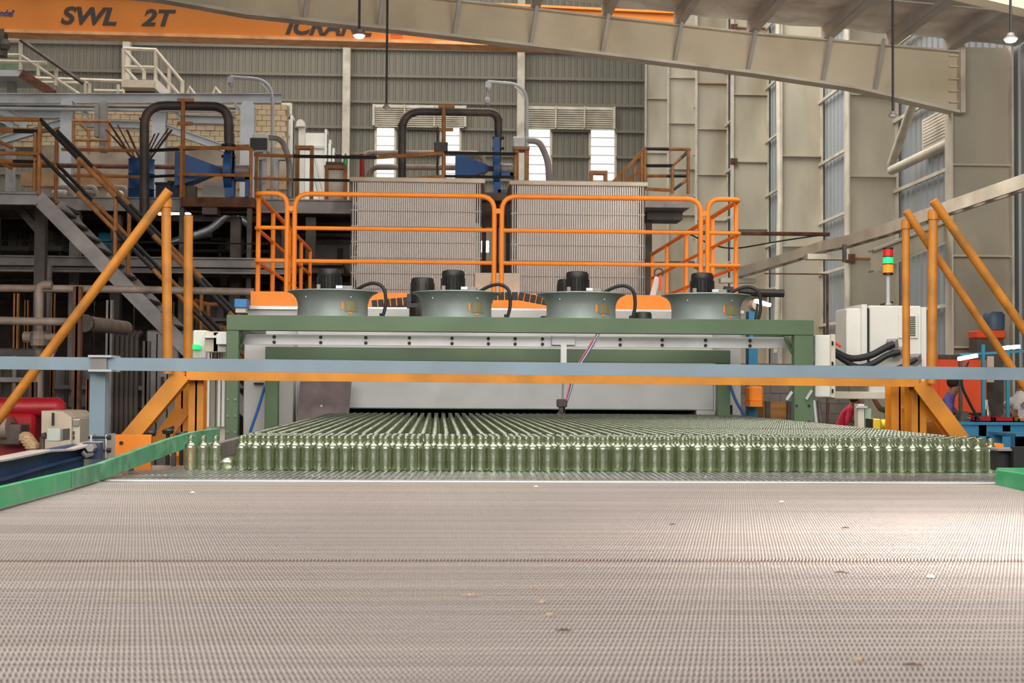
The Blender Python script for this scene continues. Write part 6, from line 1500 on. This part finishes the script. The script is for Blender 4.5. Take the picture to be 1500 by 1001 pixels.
for i, (x0, y0, x1, y1, Y, m, lab) in enumerate([(60, 330, 92, 368, 27, m_steel, 'grey machine housing above the lower tier beam at left'), (0, 330, 44, 368, 28, m_steel, 'grey ducting box at the left edge above the tier beam'), (128, 336, 146, 368, 27.5, m_ovenside, 'pale equipment box left of the teal tank'), (318, 345, 352, 370, 27, m_dsteel, 'dark valve rack above the tier beam at the strip light'), (395, 320, 420, 440, 26, m_steel, 'pale equipment column behind the left curl of orange rail'), (430, 350, 512, 420, 27, m_steel, 'grey ducting behind the left guardrail section'), (285, 398, 372, 424, 24, m_dsteel, 'dark equipment rack under the tier beam, left of the oven')]):
    t = thing('equipment_housing', lab, 'machine', W((x0+x1)/2, y1, Y)); q = pbox(x0, x1, y0, y1, Y, Y+.6)
    foot(t, x0+4, y1, Y+.1, z2+.08 if y1 < 400 else 0); foot(t, x1-4, y1, Y+.1, z2+.08 if y1 < 400 else 0)
    b = MB(); b.box(*q, bev=.02); b.build('casing', m, t)
    n_ = 3
    for k in range(n_):
        b = MB(); xx = q[0]+(q[1]-q[0])*(k+.5)/n_; b.box(xx-.05, xx+.05, Y-.06, Y, q[4]+(q[5]-q[4])*.2, q[4]+(q[5]-q[4])*.8); b.build('rib', m_pipe if k % 2 else m_dsteel, t)
    b = MB(); b.tube([(q[0]-.1, Y-.1, q[5]-.08), (q[1]+.1, Y-.1, q[5]-.08)], .03, 6); b.build('header_pipe', m_pipe, t)
t = thing('stair_foot_railing', 'ochre railing at the foot of the stair left of the oven', 'railing', W(310, 480, 20)); foot(t, 296, 482, 20, 0, m_brownrail); foot(t, 330, 480, 20, 0, m_brownrail)
for a_, c_ in (((285, 440), (305, 446)), ((296, 446), (296, 482)), ((305, 446), (305, 482)), ((296, 446), (330, 446)), ((285, 462), (300, 480)), ((300, 480), (330, 480))):
    b = MB(); b.tube([W(*a_, 20), W(*c_, 20)], .028, 6); b.build('rail', m_brownrail, t)
# dark backdrop added behind the left plant to deepen the shade at ground level
b = MB()
for k in range(26): b.box(-14.5+k*.42, -14.1+k*.42, 31, 31.05, 0, 3.6)
o = b.build('shade_backdrop', m_dsteel); o['kind'] = 'structure'

# small things near the right guardrail
t = thing('safety_lanyard', 'white and red lanyard with a ring hanging on the rail right of the screens', 'lanyard', W(966, 436, 15.6))
b = MB(); c = W(965, 400, 15.6); b.tube([(c.x+.05*math.cos(a*PI/6), c.y, c.z+.05*math.sin(a*PI/6)) for a in range(13)], .009, 6); b.build('ring', m_dsteel, t, True)
b = MB(); b.bar(W(963, 406, 15.6), W(955, 436, 15.6), .03, .06); b.build('white_strap', m_white, t)
b = MB(); b.bar(W(967, 404, 15.58), W(968, 426, 15.58), .03, .03); b.build('red_hook', m_redorg, t)
b = MB(); b.tube(arc_path([W(1060, 425, 16), W(1100, 429, 16), W(1148, 430, 16)], .3, 4), .045, 8); tag(b.build('hose', m_rub, None, True), 'short black horizontal hose behind the rightmost fan', 'hose')
